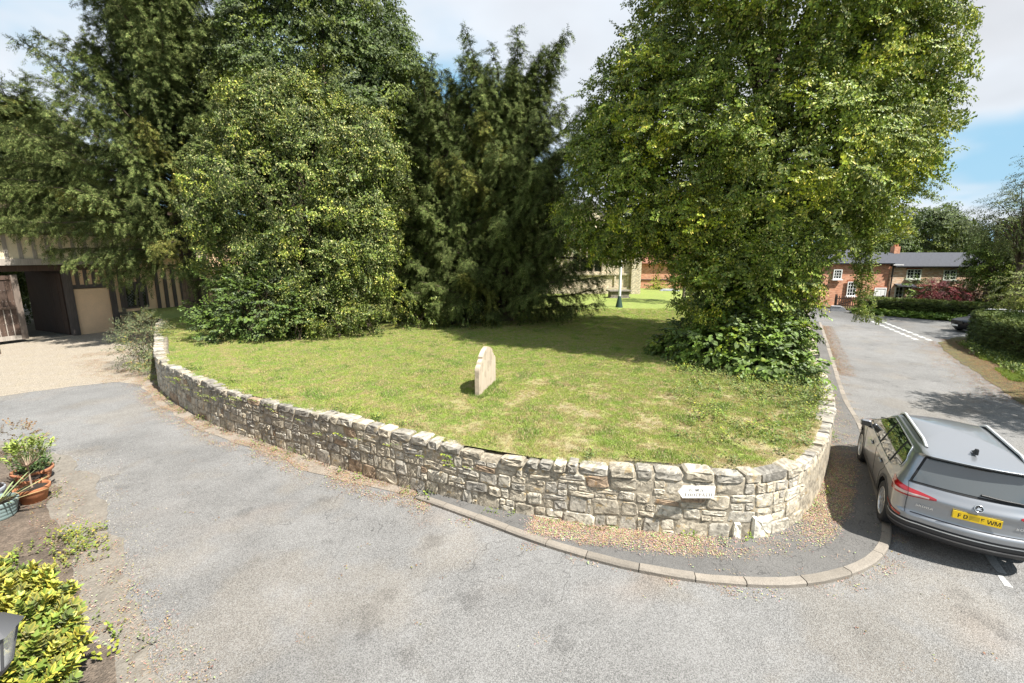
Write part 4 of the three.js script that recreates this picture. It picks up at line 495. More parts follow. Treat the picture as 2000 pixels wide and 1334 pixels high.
function hedge(name, label, pts, w, h, seed, o = {}) { // clipped hedge along a path
  const R = rng(seed), t = thing(name, label, 'hedge'), cr = new Crown(o.sp || hedgeSpray, [MATT, GLOSS, MATT]); const c = new THREE.CatmullRomCurve3(pts.map(p => V3(p[0], 0, p[1]))), L = c.getLength(), y0 = o.y0 || 0;
  const P = [], I = [], N = Math.ceil(L / 0.5); for (let i = 0; i <= N; i++) { const p = c.getPointAt(i / N), g = c.getTangentAt(i / N), n = V3(-g.z, 0, g.x), hw = w / 2 - 0.13, e = i === 0 || i === N ? 0.75 : 1; for (const [a, b] of [[-hw, -0.1], [-hw, h - 0.3], [-hw * 0.7, h - 0.12], [hw * 0.7, h - 0.12], [hw, h - 0.3], [hw, -0.1]]) { const q = p.clone().addScaledVector(n, a * e); P.push(q.x, y0 + b * e, q.z); } }
  for (let i = 0; i < N; i++) for (let k = 0; k < 5; k++) { const a = i * 6 + k; I.push(a, a + 6, a + 1, a + 1, a + 6, a + 7); } for (const a of [0, N * 6]) I.push(a, a + 1, a + 2, a, a + 2, a + 3, a, a + 3, a + 4, a, a + 4, a + 5);
  const g = new THREE.BufferGeometry(); g.setAttribute('position', new THREE.Float32BufferAttribute(P, 3)); g.setIndex(I); g.computeVertexNormals(); mesh('branches', g, std([0.03, 0.028, 0.015], 1), t);
  const dens = o.dens || 95; const n = Math.ceil(L * (w + 2 * h) * dens); for (let i = 0; i < n; i++) { const s = R(), p = c.getPointAt(s), tg = c.getTangentAt(s), nn = V3(-tg.z, 0, tg.x), q = R() * (w + 2 * h); let off, y, nrm; const bump = 0.035 * fb(p.x * 1.6, q, p.z * 1.6, 3) * 2; if (q < w) { off = q - w / 2; y = h; nrm = V3(0, 1, 0); } else if (q < w + h) { off = w / 2; y = q - w; nrm = nn.clone(); } else { off = -w / 2; y = q - w - h; nrm = nn.clone().negate(); }
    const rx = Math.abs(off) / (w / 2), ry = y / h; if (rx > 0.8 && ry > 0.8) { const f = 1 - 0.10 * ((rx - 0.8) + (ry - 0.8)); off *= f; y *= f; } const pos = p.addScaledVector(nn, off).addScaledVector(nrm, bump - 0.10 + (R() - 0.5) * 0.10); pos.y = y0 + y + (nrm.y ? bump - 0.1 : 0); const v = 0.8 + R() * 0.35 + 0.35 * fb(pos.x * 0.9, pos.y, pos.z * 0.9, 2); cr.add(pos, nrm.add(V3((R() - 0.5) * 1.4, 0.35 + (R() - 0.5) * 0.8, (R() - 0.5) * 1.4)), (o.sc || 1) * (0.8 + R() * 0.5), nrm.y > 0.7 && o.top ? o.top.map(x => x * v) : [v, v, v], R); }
  for (const e of [0, 1]) { const p0 = c.getPointAt(e), tg = c.getTangentAt(e).multiplyScalar(e ? 1 : -1), nn = V3(-tg.z, 0, tg.x), m = Math.ceil(w * h * dens); for (let i = 0; i < m; i++) { const pos = p0.clone().addScaledVector(nn, (R() - 0.5) * w).addScaledVector(tg, -0.05 + R() * 0.1); pos.y = y0 + R() * h; const v = 0.8 + R() * 0.4; cr.add(pos, tg.clone().add(V3((R() - 0.5), 0.3 + (R() - 0.5), (R() - 0.5))), (o.sc || 1), [v, v, v], R); } }
  cr.build(t, 'foliage'); console.log(name, cr.count);
}
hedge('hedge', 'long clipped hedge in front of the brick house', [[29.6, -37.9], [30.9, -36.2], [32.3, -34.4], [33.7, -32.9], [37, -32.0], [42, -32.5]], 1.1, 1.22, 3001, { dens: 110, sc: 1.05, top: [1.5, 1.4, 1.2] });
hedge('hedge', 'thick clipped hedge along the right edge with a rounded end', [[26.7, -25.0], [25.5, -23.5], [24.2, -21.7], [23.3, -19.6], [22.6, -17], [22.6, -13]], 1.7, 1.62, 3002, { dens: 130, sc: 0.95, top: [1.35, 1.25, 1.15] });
hedge('hedge', 'shaded hedge beyond the near hedge at the right edge', [[29, -25.3], [32, -26.6], [38, -28.4]], 1.2, 1.35, 3003, { dens: 45, sc: 1.5 });
{ const R = rng(3011), t = thing('ground_ivy', 'low ivy at the foot of the clipped hedge and picket fence', 'ground cover'), cr = new Crown(suckerSpray, [GLOSS]); t.userData.kind = 'stuff'; for (let i = 0; i < 900; i++) { const s = R(), x = mix(28.6, 33.4, s) + (R() - 0.5) * 0.6, z = mix(-38.2, -32.0, s) + (R() - 0.5) * 0.6; cr.add(V3(x - 0.35, 0.12 + R() * 0.22, z + 0.55), randDir(R).add(V3(0, 0.5, 0.5)), 0.6, R() < 0.25 ? [1.6, 1.5, 1] : [1.1, 1.2, 1], R); } cr.build(t, 'foliage'); }
{ const R = rng(3012), t = thing('red_maple', 'dark red leaved maple shrub before the brick house', 'shrub'), sp = [1, 2].map(i => spray(370 + i, { c: [0.12, 0.017, 0.02], c2: [0.2, 0.032, 0.03], len: 0.5, n: 24, l: 0.1, w: 0.05, droop: 0.4, hang: 0.4 })), cr = new Crown(sp, [LEAF, MATT]); const lobes = [[35.4, 1.75, -38.0, 1.5, 0.6, 0.8], [36.6, 1.5, -37.9, 1.3, 0.55, 0.8], [34.4, 1.4, -37.9, 0.8, 0.5, 0.7]]; fillCrown(cr, lobes, { cell: 0.5, r0: 0.3, r1: 0.5, k: 40, inner: 0.4, minY: 0.7, warmP: 0.2, warm: [1.6, 1.4, 1.2] }, R); trunkAndLimbs(t, [35.6, 0, -38.0], [35.6, 1.7, -38.0], 0.06, lobes, R); cr.build(t, 'foliage'); }
for (const [x, y, z, rx, ry, lab, sd] of [[36.5, 2.05, -41.3, 1.0, 0.4, 'bright green climber above the ground floor window', 1], [38.9, 2.15, -40.9, 1.2, 0.42, 'climbing plant beneath the right upstairs window', 2], [35.9, 1.0, -40.8, 0.5, 0.55, 'rounded green shrub beside the house porch window', 3]]) { const R = rng(3020 + sd), t = thing(sd === 3 ? 'round_shrub' : 'climber', lab, sd === 3 ? 'shrub' : 'climbing plant'), cr = new Crown(hazelSpray, [LEAF, GLOSS]); fillCrown(cr, [[x, y, z, rx, ry, 0.4], [x + rx * 0.6, y - 0.3, z, rx * 0.5, ry * 0.6, 0.4]], { cell: 0.3, r0: 0.2, r1: 0.4, k: 50, inner: 0.6, warm: [1.7, 1.6, 1], warmP: 0.6 }, R); mesh('stems', limb([V3(x, 0, z - 0.1), V3(x + 0.2, y * 0.6, z), V3(x, y, z)], 0.04, 0.01, 5, 6), M.bark, t); cr.build(t, 'foliage'); }
{ const R = rng(3030), t = thing('passage_shrub', 'green bushes seen through the open gate passage', 'shrub'), cr = new Crown(backSpray, LM); const lobes = [[-33.4, 2.0, -28.2, 1.8, 2.6, 1.8], [-35, 2.4, -30.5, 2.2, 2.6, 2]]; fillCrown(cr, lobes, { cell: 0.9, r0: 0.4, r1: 0.7, k: 36, inner: 0.4, minY: 0.1, warmP: 0.4 }, R); mesh('stems', limb([V3(-33.4, 0, -28.2), V3(-33.2, 1.2, -28.2), V3(-33.4, 2.6, -28.2)], 0.06, 0.02, 5, 6), M.bark, t); cr.build(t, 'foliage'); }

// ------------------------------------------------------------------ grass, weeds, litter
function tuft(seed, n, h, spread, cs, w = 0.006) { const R = rng(seed), L = []; for (let i = 0; i < n; i++) { const a = R() * 6.28, r = Math.sqrt(R()) * spread, c = cs[Math.floor(R() * cs.length)], v = 0.75 + R() * 0.5; L.push({ p: V3(Math.cos(a) * r, -0.004, Math.sin(a) * r), d: V3((R() - 0.5) * 1.3, 1, (R() - 0.5) * 1.3), n: V3(R() - 0.5, 0.25, R() - 0.5), l: h * (0.5 + R() * 0.8), w: w * (0.8 + R() * 0.6), c: c.map(q => q * v) }); } return leafGeo(L); }
const tufts = [tuft(1, 26, 0.042, 0.075, [[1, 1, 1]], 0.010), tuft(2, 26, 0.05, 0.08, [[1, 1, 1], [1.2, 1.1, 1]], 0.010), tuft(3, 22, 0.034, 0.08, [[1, 1, 1]], 0.011)];
{ const R = rng(4001), im = tufts.map(() => []); let tries = 0;
  while (tries++ < 150000) { const q = Math.pow(R(), 0.72), z = mix(-6.9, -31, 1 - q), x = mix(-19, 11, R()); if (!inPoly(lawnPoly, x, z)) continue; const b = bare(x, z); if (b > 0.8 && R() < 0.4) continue; const n = fb(x * 1.2, 8, z * 1.2, 3), yel = clamp(0.45 + 1.1 * fb(x * 0.9 + 7, 9, z * 0.9, 3)); const lush = sstep(0.12, 0.36, n) * (1 - 0.4 * b); let c = [mix(0.245, 0.40, yel), mix(0.365, 0.43, yel), mix(0.055, 0.095, yel)]; c = [mix(c[0], 0.16, lush * 0.7), mix(c[1], 0.28, lush * 0.7), mix(c[2], 0.035, lush * 0.7)]; if (R() < 0.32 + 0.5 * b) c = [0.46, 0.385, 0.19]; const s = (0.75 + R() * 0.5) * (1 + 0.75 * lush) * (1 - 0.35 * b); const m = new THREE.Matrix4().compose(V3(x, lawnH(x, z), z), new THREE.Quaternion().setFromAxisAngle(V3(0, 1, 0), R() * 6.28), V3(s, s * (0.8 + R() * 0.5), s)); im[Math.floor(R() * 3)].push([m, c]); }
  for (let i = 0; i < 150; i++) { const k = (R() - 0.5) * 1.6, o = (R() < 0.5 ? -1 : 1) * (0.05 + R() * 0.1), x = -0.70 + 0.243 * k + 0.97 * o, z = -11.82 - 0.97 * k + 0.243 * o, s = 1.1 + R() * 1.3; im[0].push([new THREE.Matrix4().compose(V3(x, lawnH(x, z), z), new THREE.Quaternion().setFromAxisAngle(V3(0, 1, 0), R() * 6), V3(s * 0.7, s * 1.3, s * 0.7)), [0.24, 0.32, 0.06]]); }
  const t = thing('lawn_grass', 'short mown grass blades covering the churchyard lawn', 'grass'); t.userData.kind = 'stuff'; const cc = new THREE.Color();
  im.forEach((it, i) => { const g = new THREE.InstancedMesh(tufts[i], LEAF, it.length); it.forEach(([m, c], k) => { g.setMatrixAt(k, m); g.setColorAt(k, cc.setRGB(...c)); }); g.name = 'blades'; g.userData.kind = 'stuff'; t.add(g); }); console.log('grass', im.reduce((a, b) => a + b.length, 0)); }
{ const R = rng(4005), im = []; for (let i = 0; i < 22000; i++) { const k = R(), w = 0.35 + 2.6 * R(), x = mix(16.0, 24.6, k) + w * 0.9, z = mix(-13.0, -25.2, k) + w * 0.42; if (fb(x * 0.8, 6, z * 0.8, 3) + sstep(0.5, 2.2, w) * 0.5 < 0.10) continue; const s = 1.3 + R() * 1.3; im.push([new THREE.Matrix4().compose(V3(x, 0.012, z), new THREE.Quaternion().setFromAxisAngle(V3(0, 1, 0), R() * 6.28), V3(s, s, s)), [0.17 + 0.08 * R(), 0.25 + 0.06 * R(), 0.04]]); }
  const t = thing('verge_grass', 'green grass on the verge below the near right hedge', 'grass'); t.userData.kind = 'stuff'; const g = new THREE.InstancedMesh(tufts[1], LEAF, im.length), cc = new THREE.Color(); im.forEach(([m, c], i) => { g.setMatrixAt(i, m); g.setColorAt(i, cc.setRGB(...c)); }); g.name = 'blades'; g.userData.kind = 'stuff'; t.add(g); }
{ // weeds: on the right part of the lawn, along wall top and foot, verge
  const R = rng(4002), t = thing('weeds', 'low green weeds on the lawn edge, verge and wall foot', 'weeds'), wd = [1, 2, 3].map(i => spray(400 + i, { c: [0.13, 0.19, 0.035], c2: [0.22, 0.24, 0.05], len: 0.16, n: 14, l: 0.05, w: 0.035, droop: -0.2, hang: -0.2, spread: 2 })), cr = new Crown(wd, [LEAF, MATT, LEAF]); t.userData.kind = 'stuff';
  for (let i = 0; i < 5200; i++) { const x = mix(2, 9.4, R()), z = mix(-14.5, -8.0, R()); if (!inPoly(lawnPoly, x, z) || x - 1.2 * (-z - 8) * 0.25 < 3.4 + 2 * fb(x * 0.8, 1, z * 0.8, 3)) continue; const w = sstep(5, 8.5, x - (z + 13) * 0.4); if (R() > 0.15 + 0.8 * w) continue; cr.add(V3(x, lawnH(x, z) + 0.01, z), V3(R() - 0.5, 0.5, R() - 0.5), 0.7 + R() * 0.7, R() < 0.25 ? [1.3, 1.1, 0.8] : [1, 1, 1], R); }
  for (let i = 0; i < 620; i++) { const s = WL * (0.2 + 0.52 * R()), o = onPath(wallCurve, WL, s, -0.25 - R() * 0.35); if (fb(s * 1.3, 4, 2, 3) < 0.0) continue; cr.add(V3(o.p.x, wallTop(s) - 0.08, o.p.z), V3(R() - 0.5, 0.7, R() - 0.5), 0.5 + R() * 0.6, [1, 1, 1], R); }
  for (let i = 0; i < 34; i++) { const s = WL * (0.22 + 0.2 * R()), o = onPath(wallCurve, WL, s, 0.04); cr.add(V3(o.p.x, 0.6 + R() * 0.5, o.p.z), o.n.clone().add(V3(0, 0.4, 0)), 0.7 + R() * 0.5, [1.1, 1, 0.8], R); }
  for (let i = 0; i < 60; i++) { const s = WL * (0.2 + 0.55 * R()), o = onPath(wallCurve, WL, s, 0.1 + R() * 0.15); cr.add(V3(o.p.x, 0.03, o.p.z), V3(R() - 0.5, 0.6, R() - 0.5), 0.6 + R() * 0.5, [1, 1, 0.9], R); }
  for (let i = 0; i < 2600; i++) { const k = R(), x = mix(17.2, 23.2, k) + R() * 1.8, z = mix(-13.6, -23.3, k) + (R() - 0.5) * 1.6; if (fb(x * 0.9, 6, z * 0.9, 3) < -0.1) continue; cr.add(V3(x + 0.6, 0.03, z), V3(R() - 0.5, 0.6, R() - 0.5), 0.9 + R() * 0.9, [0.9, 0.95, 0.8], R); }
  for (const [x, z, n] of [[-7.3, -6.85, 22], [-7.0, -6.5, 12], [-6.6, -6.4, 6], [-4.5, -4.65, 3], [-7.7, -6.4, 10], [-6.9, -6.0, 6], [-5.1, -4.95, 4], [-12.7, -16.2, 40], [-13.6, -16.9, 30], [-9.0, -8.25, 4]]) for (let i = 0; i < n; i++) cr.add(V3(x + (R() - 0.5) * 0.55, 0.03, z + (R() - 0.5) * 0.45), V3(R() - 0.5, 0.55, R() - 0.5), 0.55 + R() * 0.6, R() < 0.35 ? [1.7, 1.3, 0.9] : [1.2, 1.15, 1], R);
  cr.build(t, 'foliage'); console.log('weeds', cr.count); }
{ // fallen leaves and dry needles
  const R = rng(4003), t = thing('leaf_litter', 'brown fallen leaves and dry needles along kerb, wall foot and verges', 'leaf litter'); t.userData.kind = 'stuff';
  const bit = (n, l, w, sd) => { const r = rng(sd), L = []; for (let i = 0; i < n; i++) L.push({ p: V3((r() - 0.5) * 0.16, 0.003 + r() * 0.012, (r() - 0.5) * 0.16), d: V3(r() - 0.5, (r() - 0.5) * 0.3, r() - 0.5), n: V3((r() - 0.5) * 0.5, 1, (r() - 0.5) * 0.5), l: l * (0.6 + r() * 0.8), w: w * (0.6 + r() * 0.8), c: [0.7 + r() * 0.6, 0.65 + r() * 0.6, 0.6 + r() * 0.6] }); return leafGeo(L); };
  const cr = new Crown([bit(5, 0.022, 0.012, 1), bit(14, 0.045, 0.0035, 2), bit(4, 0.028, 0.016, 3), bit(16, 0.04, 0.004, 4)], [MATT]); const tones = [[0.27, 0.155, 0.075], [0.30, 0.19, 0.09], [0.2, 0.115, 0.06], [0.34, 0.25, 0.14]]; const dry = [[0.40, 0.315, 0.205], [0.33, 0.245, 0.15], [0.46, 0.38, 0.26]];
  const lay = (x, y, z, tn) => { const m = new THREE.Matrix4().compose(V3(x, y, z), new THREE.Quaternion().setFromAxisAngle(V3(0, 1, 0), R() * 6.28), V3(1, 1, 1).multiplyScalar(0.7 + R() * 0.7)); cr.items[Math.floor(R() * 4)].push([m, tn[Math.floor(R() * tn.length)]]); };
  for (let i = 0; i < 6500; i++) { const s = WL * (0.15 + 0.42 * R()), g = Math.abs(R() + R() - 1) * 0.75, o = onPath(wallCurve, WL, s, 0.08 + g); if (fb(s * 1.1, 5, g * 2, 3) < -0.1) continue; if (o.p.x > -1.6) continue; lay(o.p.x, 0.012, o.p.z, R() < 0.6 ? tones : dry); }
  for (let i = 0; i < 12000; i++) { const s = WL * (0.44 + 0.3 * R()), o = onPath(wallCurve, WL, s, 0.05 + Math.pow(R(), 1.4) * 0.52); { const X = o.p.x, dn = sstep(-3.4, -1.2, X) * mix(1, 0.12, sstep(2.4, 3.9, X)) + 0.8 * sstep(4.6, 5.6, X) * sstep(8.2, 6.6, X); if (R() > dn * (0.55 + 0.9 * fb(X * 1.7, 2, o.p.z * 1.7, 3) + 0.35)) continue; } lay(o.p.x, paveH + 0.004, o.p.z, dry); }
  for (let i = 0; i < 1100; i++) { const s = KL * R(), o = onPath(kerbCurve, KL, s, 0.02 + Math.pow(R(), 2) * 0.22); if (fb(s * 1.3, 2, 9, 3) < 0.02) continue; lay(o.p.x, 0.004, o.p.z, R() < 0.5 ? dry : tones); }
  for (let i = 0; i < 2400; i++) { const s = KL * (0.56 + 0.4 * R()), o = onPath(kerbCurve, KL, s, 0.03 + Math.pow(R(), 1.6) * 0.55); lay(o.p.x, 0.004, o.p.z, tones); }
  for (let i = 0; i < 160; i++) { const s = KL * R(), o = onPath(kerbCurve, KL, s, -0.2 - Math.pow(R(), 2) * 0.9); lay(o.p.x, paveH + 0.004, o.p.z, dry); }
  for (let i = 0; i < 9000; i++) { const k = R(), x = mix(15.8, 24.2, k) + 0.15 + Math.pow(R(), 1.3) * 2.0, z = mix(-13.2, -25.1, k) + (R() - 0.5) * 1.2; lay(x, 0.016, z, tones); }
  for (let i = 0; i < 1800; i++) { const k = R(), x = mix(16.2, 23.4, k) - Math.pow(R(), 3) * 1.4, z = mix(-14.2, -24.6, k) + (R() - 0.5); lay(x, 0.004, z, tones); }
  for (let i = 0; i < 2600; i++) { const k = R(), x = mix(-20.5, -13.8, k) + (R() - 0.5) * 2.6, z = mix(-22, -16.6, k) + (R() - 0.5) * 1.8; if (fb(x * 0.6, 1, z * 0.6, 3) < -0.02 || inPoly(lawnPoly, x, z)) continue; lay(x, 0.01, z, tones); }
  for (let i = 0; i < 2200; i++) { const x = mix(-16, 10, R()), z = mix(-25, -9, R()); if (!inPoly(lawnPoly, x, z) || bare(x, z) < 0.4 && R() < 0.8) continue; lay(x, lawnH(x, z) + 0.004, z, dry); }
  for (let i = 0; i < 420; i++) { const k = R(), x = mix(-9.5, -3.2, k), z = mix(-8.6, -3.9, k) + (R() - 0.5) * 0.9; lay(x - 0.1, 0.025, z, R() < 0.5 ? dry : tones); }
  for (let i = 0; i < 160; i++) lay(mix(-12, 9, R()), 0.003, mix(-13, -4.4, R()), tones);
  for (let i = 0; i < 700; i++) { const k = R(); lay(mix(29.2, 36, k) + (R() - 0.5) * 0.8, 0.095, mix(-37.5, -31, k) + (R() - 0.5) * 0.6, tones); }
  cr.build(t, 'leaves'); console.log('litter', cr.count); }

{ // loose chippings along the edges of gravel, earth and asphalt
  const R = rng(4004), t = thing('loose_chippings', 'loose stone chippings scattered along the asphalt edges', 'chippings'); t.userData.kind = 'stuff'; const g = new THREE.IcosahedronGeometry(0.011, 0), im = []; const q = new THREE.Quaternion(), put = (x, z, y = 0.004) => { q.setFromEuler(new THREE.Euler(R() * 6, R() * 6, R() * 6)); const s = 0.4 + R() * R() * 1.1, b = 0.15 + R() * 0.2; im.push([new THREE.Matrix4().compose(V3(x, y, z), q, V3(s, s * 0.6, s * (0.7 + R() * 0.6))), [b, b * (0.88 + R() * 0.1), b * (0.72 + R() * 0.2)]]); };
  const along = (pts, n, w0, w1) => { const c = new THREE.CatmullRomCurve3(pts.map(p => V3(p[0], 0, p[1]))); for (let i = 0; i < n; i++) { const s = R(), p = c.getPoint(s), g = c.getTangent(s), o = mix(w0, w1, (R() + R()) / 2); put(p.x - g.z * o, p.z + g.x * o); } };
  along([[-22, -10.5], [-18.5, -13.6], [-17.2, -14.7], [-16.1, -15.8], [-14.7, -16.5], [-13.6, -16.1], [-12.5, -15.2]], 2600, -0.8, 0.9);
  along([[-2.6, -3.3], [-4.4, -4.75], [-5.85, -6.1], [-6.6, -6.95], [-7.6, -7.75], [-8.3, -8.4], [-9.1, -9.2], [-11, -10.3]], 3200, -0.6, 0.6);
  for (let i = 0; i < 2600; i++) { const s = WL * (0.16 + 0.4 * R()), o = onPath(wallCurve, WL, s, 0.15 + Math.abs(R() + R() - 1) * 0.9); if (o.p.x < -1.5) put(o.p.x, o.p.z); }
  for (let i = 0; i < 700; i++) put(mix(-14, 9, R()), mix(-14, -4.3, R()), 0.003);
  const m = new THREE.InstancedMesh(g, std([1, 1, 1], 0.9), im.length), cc = new THREE.Color(); im.forEach(([a, c], i) => { m.setMatrixAt(i, a); m.setColorAt(i, cc.setRGB(...c)); }); m.name = 'chippings'; m.userData.kind = 'stuff'; t.add(m); }

// ------------------------------------------------------------------ buildings
function pane(w, h, x, y, z) { return box(w, h, 0.02, x, y, z); }
{ // timber framed gatehouse at the left
  const G = thing('gatehouse', 'timber framed gatehouse with tan plaster and an open plank gateway at the left edge', 'building', [-25.95, 0, -26.74], 1.148);
  const R = rng(51), B = (n, w, h, d, x, y, z, m = M.oak, p = G) => mesh(n, box(w, h, d, x, y, z), m, p);
  const stud = (x, y0, y1, w = 0.17, m = M.oak) => { const b = mesh('stud', box(w, y1 - y0, 0.16), m, G); b.position.set(x, (y0 + y1) / 2, 0.03); b.rotation.z = (R() - 0.5) * 0.03; };
  B('wall_panel', 1.76, 2.72, 0.14, 1.03, 1.36, -0.01, M.tan);
  B('wall_panel', 8.1, 4.0, 0.12, 6.0, 3.1, -0.03, M.tan); B('wall_panel', 1.9, 1.25, 0.12, 1.03, 3.5, -0.03, M.tan);
  B('post', 0.32, 4.05, 0.34, 0, 2.02, 0.0, M.oak); B('post', 0.30, 4.05, 0.26, 2.07, 2.02, 0.01, M.oak);
  B('rail', 1.77, 0.2, 0.2, 1.035, 2.86, 0.0); B('rail', 8.0, 0.2, 0.2, 6.2, 1.02, 0.01);
  for (const x of [0.45, 0.85, 1.25, 1.65]) stud(x, 2.96, 4.1);
  for (let x = 2.55, i = 0; x < 10; x += 0.52, i++) if (!(i === 1 || i === 3)) stud(x, 1.12, 4.1, 0.2);
  // leaded two light window
  const w = B('window', 1.36, 1.7, 0.10, 3.33, 2.15, 0.0, M.oak); mesh('pane', pane(0.5, 1.45, 3.02, 2.15, 0.055), M.darkGlass, w); mesh('pane', pane(0.5, 1.45, 3.64, 2.15, 0.055), M.darkGlass, w);
  const ld = []; for (const cx of [3.02, 3.64]) for (const s of [-1, 1]) for (let k = -7; k <= 7; k++) { const L = 0.34, y = 2.15 + k * 0.1; const g = box(0.36, 0.008, 0.006); g.rotateZ(s * 0.9); g.translate(cx + ((k % 2) * 0.12), clamp(y, 1.58, 2.72), 0.068); ld.push(g); } mesh('leading', ld, std([0.2, 0.2, 0.2], 0.6), w);
  for (const x of [2.72, 3.33, 3.94]) mesh('mullion', box(0.11, 1.5, 0.1, x, 2.15, 0.06), M.oak, w);
  // sandstone plinth blocks
  const pm = [[0.40, 0.31, 0.21], [0.36, 0.27, 0.19], [0.44, 0.35, 0.24]].map(c => std(c, 0.95, { map: T.stone, bumpMap: T.stoneB, bumpScale: 0.012 }));
  const bw = [[0.62, 0.5, 0.7, 0.66, 0.5], [0.5, 0.74, 0.52, 0.7, 0.52]]; bw.forEach((row, r) => { let x = 2.26; row.forEach((q, i) => { const b = mesh('plinth_block', box(q - 0.025, 0.43, 0.22, 0, 0, 0, 0.02), pm[(i + r) % 3], G); b.position.set(x + q / 2, 0.24 + r * 0.455, 0.06 + R() * 0.02); x += q; }); });
  B('plinth', 7.9, 0.92, 0.16, 6.2, 0.45, -0.02, pm[1]);
  // passage behind the gateway
  B('passage_wall', 0.12, 4.1, 4.6, 0.0, 2.05, -2.5, M.gateBrown); B('passage_wall', 0.12, 4.1, 4.6, -4.5, 2.05, -2.5, M.gateBrown); B('passage_ceiling', 4.6, 0.15, 4.9, -2.25, 4.14, -2.4, M.gateBrown);
  const inner = new THREE.Group(); inner.name = 'inner_door'; inner.position.set(-0.12, 0, -0.3); G.add(inner);
  for (let i = 0; i < 9; i++) mesh('plank', box(0.05, 3.6 - R() * 0.03, 0.235, -0.02 + (R() - 0.5) * 0.012, 1.85, -0.15 - i * 0.245), M.gateBrown, inner);
  B('post', 0.3, 4.05, 0.34, -4.45, 2.02, 0);
  // near leaf of the gate, closed across the left half of the opening
  const leaf = new THREE.Group(); leaf.name = 'gate_leaf'; leaf.position.set(-4.3, 0.16, 0.12); G.add(leaf);
  const pl = [std([0.10, 0.062, 0.045], 0.7, { map: T.wood, bumpMap: T.woodB, bumpScale: 0.01 }), std([0.075, 0.048, 0.036], 0.7, { map: T.wood, bumpMap: T.woodB, bumpScale: 0.01 })];
  for (let i = 0; i < 7; i++) mesh('plank', box(0.262, 3.05, 0.05, 0.32 + i * 0.275 - 0.16, 1.72, (R() - 0.5) * 0.012), pl[i & 1], leaf);
  mesh('stile', box(0.26, 3.5, 0.09, 2.05, 1.75, 0.03), std([0.20, 0.16, 0.135], 0.8, { map: T.wood, bumpMap: T.woodB, bumpScale: 0.01 }), leaf); mesh('bottom_rail', box(1.94, 0.24, 0.08, 0.94, 0.14, 0.035), M.oakPale, leaf); mesh('middle_rail', box(1.94, 0.14, 0.075, 0.94, 1.75, 0.04), std([0.16, 0.11, 0.085], 0.8, { map: T.wood }), leaf); mesh('top_rail', box(1.94, 0.22, 0.08, 0.94, 3.36, 0.035), pl[0], leaf);
  for (const x of [0.31, 0.585, 0.86, 1.135, 1.41, 1.685]) mesh('cover_strip', box(0.035, 1.45, 0.02, x, 0.98, 0.036), M.oakPale, leaf);
  const nails = []; for (const y of [0.5, 0.9, 1.4, 2.1, 2.7]) for (let i = 0; i < 7; i++) for (const dx of [-0.07, 0.07]) { const s = new THREE.SphereGeometry(0.013, 5, 4); s.translate(0.3 + i * 0.275 - 0.14 + dx, y, 0.03); nails.push(s); } const nm = mesh('nails', nails, std([0.3, 0.28, 0.26], 0.5), leaf); nm.userData.kind = 'stuff';
  // jettied upper storey
  B('jetty_beam', 10.4, 0.34, 0.36, -1.5, 4.33, 0.34, M.oakPale); B('jetty_beam', 10.4, 0.3, 0.3, -1.5, 3.98, 0.02, M.gateBrown); B('jetty_board', 10.4, 0.06, 0.6, -1.5, 4.19, 0.16, M.gateBrown);
  B('wall_panel', 14, 1.3, 0.14, 1.0, 5.15, 0.36, M.cream);
  for (let x = -5.8; x < 8; x += 0.56) { const b = mesh('stud', box(0.17, 1.28, 0.1), M.oakPale, G); b.position.set(x, 5.15, 0.42); b.rotation.z = (R() - 0.5) * 0.03; }
  B('wall_plate', 14.2, 0.22, 0.3, 1.0, 5.9, 0.4, M.oak); B('back_wall', 14, 6.6, 0.2, 1.0, 3.4, -5.0, M.tan).position.set(7.6, 0, 0);
  B('gable_wall', 0.2, 5.9, 5.2, 8.1, 2.95, -2.4, M.tan);
  // clay tile roof: courses of tiles, joined
  const courses = []; for (let k = 0; k < 17; k++) { const g = new THREE.BoxGeometry(15.2, 0.03, 0.30); g.rotateX(0.55); g.translate(0.9, 5.92 + k * 0.125, 0.75 - k * 0.225); courses.push(boxUV(g)); } const roof = mesh('roof', courses, std([0.13, 0.085, 0.06], 0.9, { map: T.stone, bumpMap: T.fineB, bumpScale: 0.02 }), G);
  const back = new THREE.BoxGeometry(15.2, 0.12, 4.9); back.rotateX(-0.6); back.translate(0.9, 6.75, -4.6); mesh('roof', boxUV(back), roof.material, G);
}
{ const p = thing('wooden_post', 'dark wooden post at the left edge before the gateway', 'post', [-24.75, 0, -21.35], 0.2); mesh('shaft', box(0.26, 0.62, 0.26, 0, 0.3, 0, 0.03), M.gateBrown, p); const c = new THREE.ConeGeometry(0.2, 0.14, 4); c.rotateY(Math.PI / 4); c.translate(0, 0.68, 0); mesh('cap', c, M.gateBrown, p); }

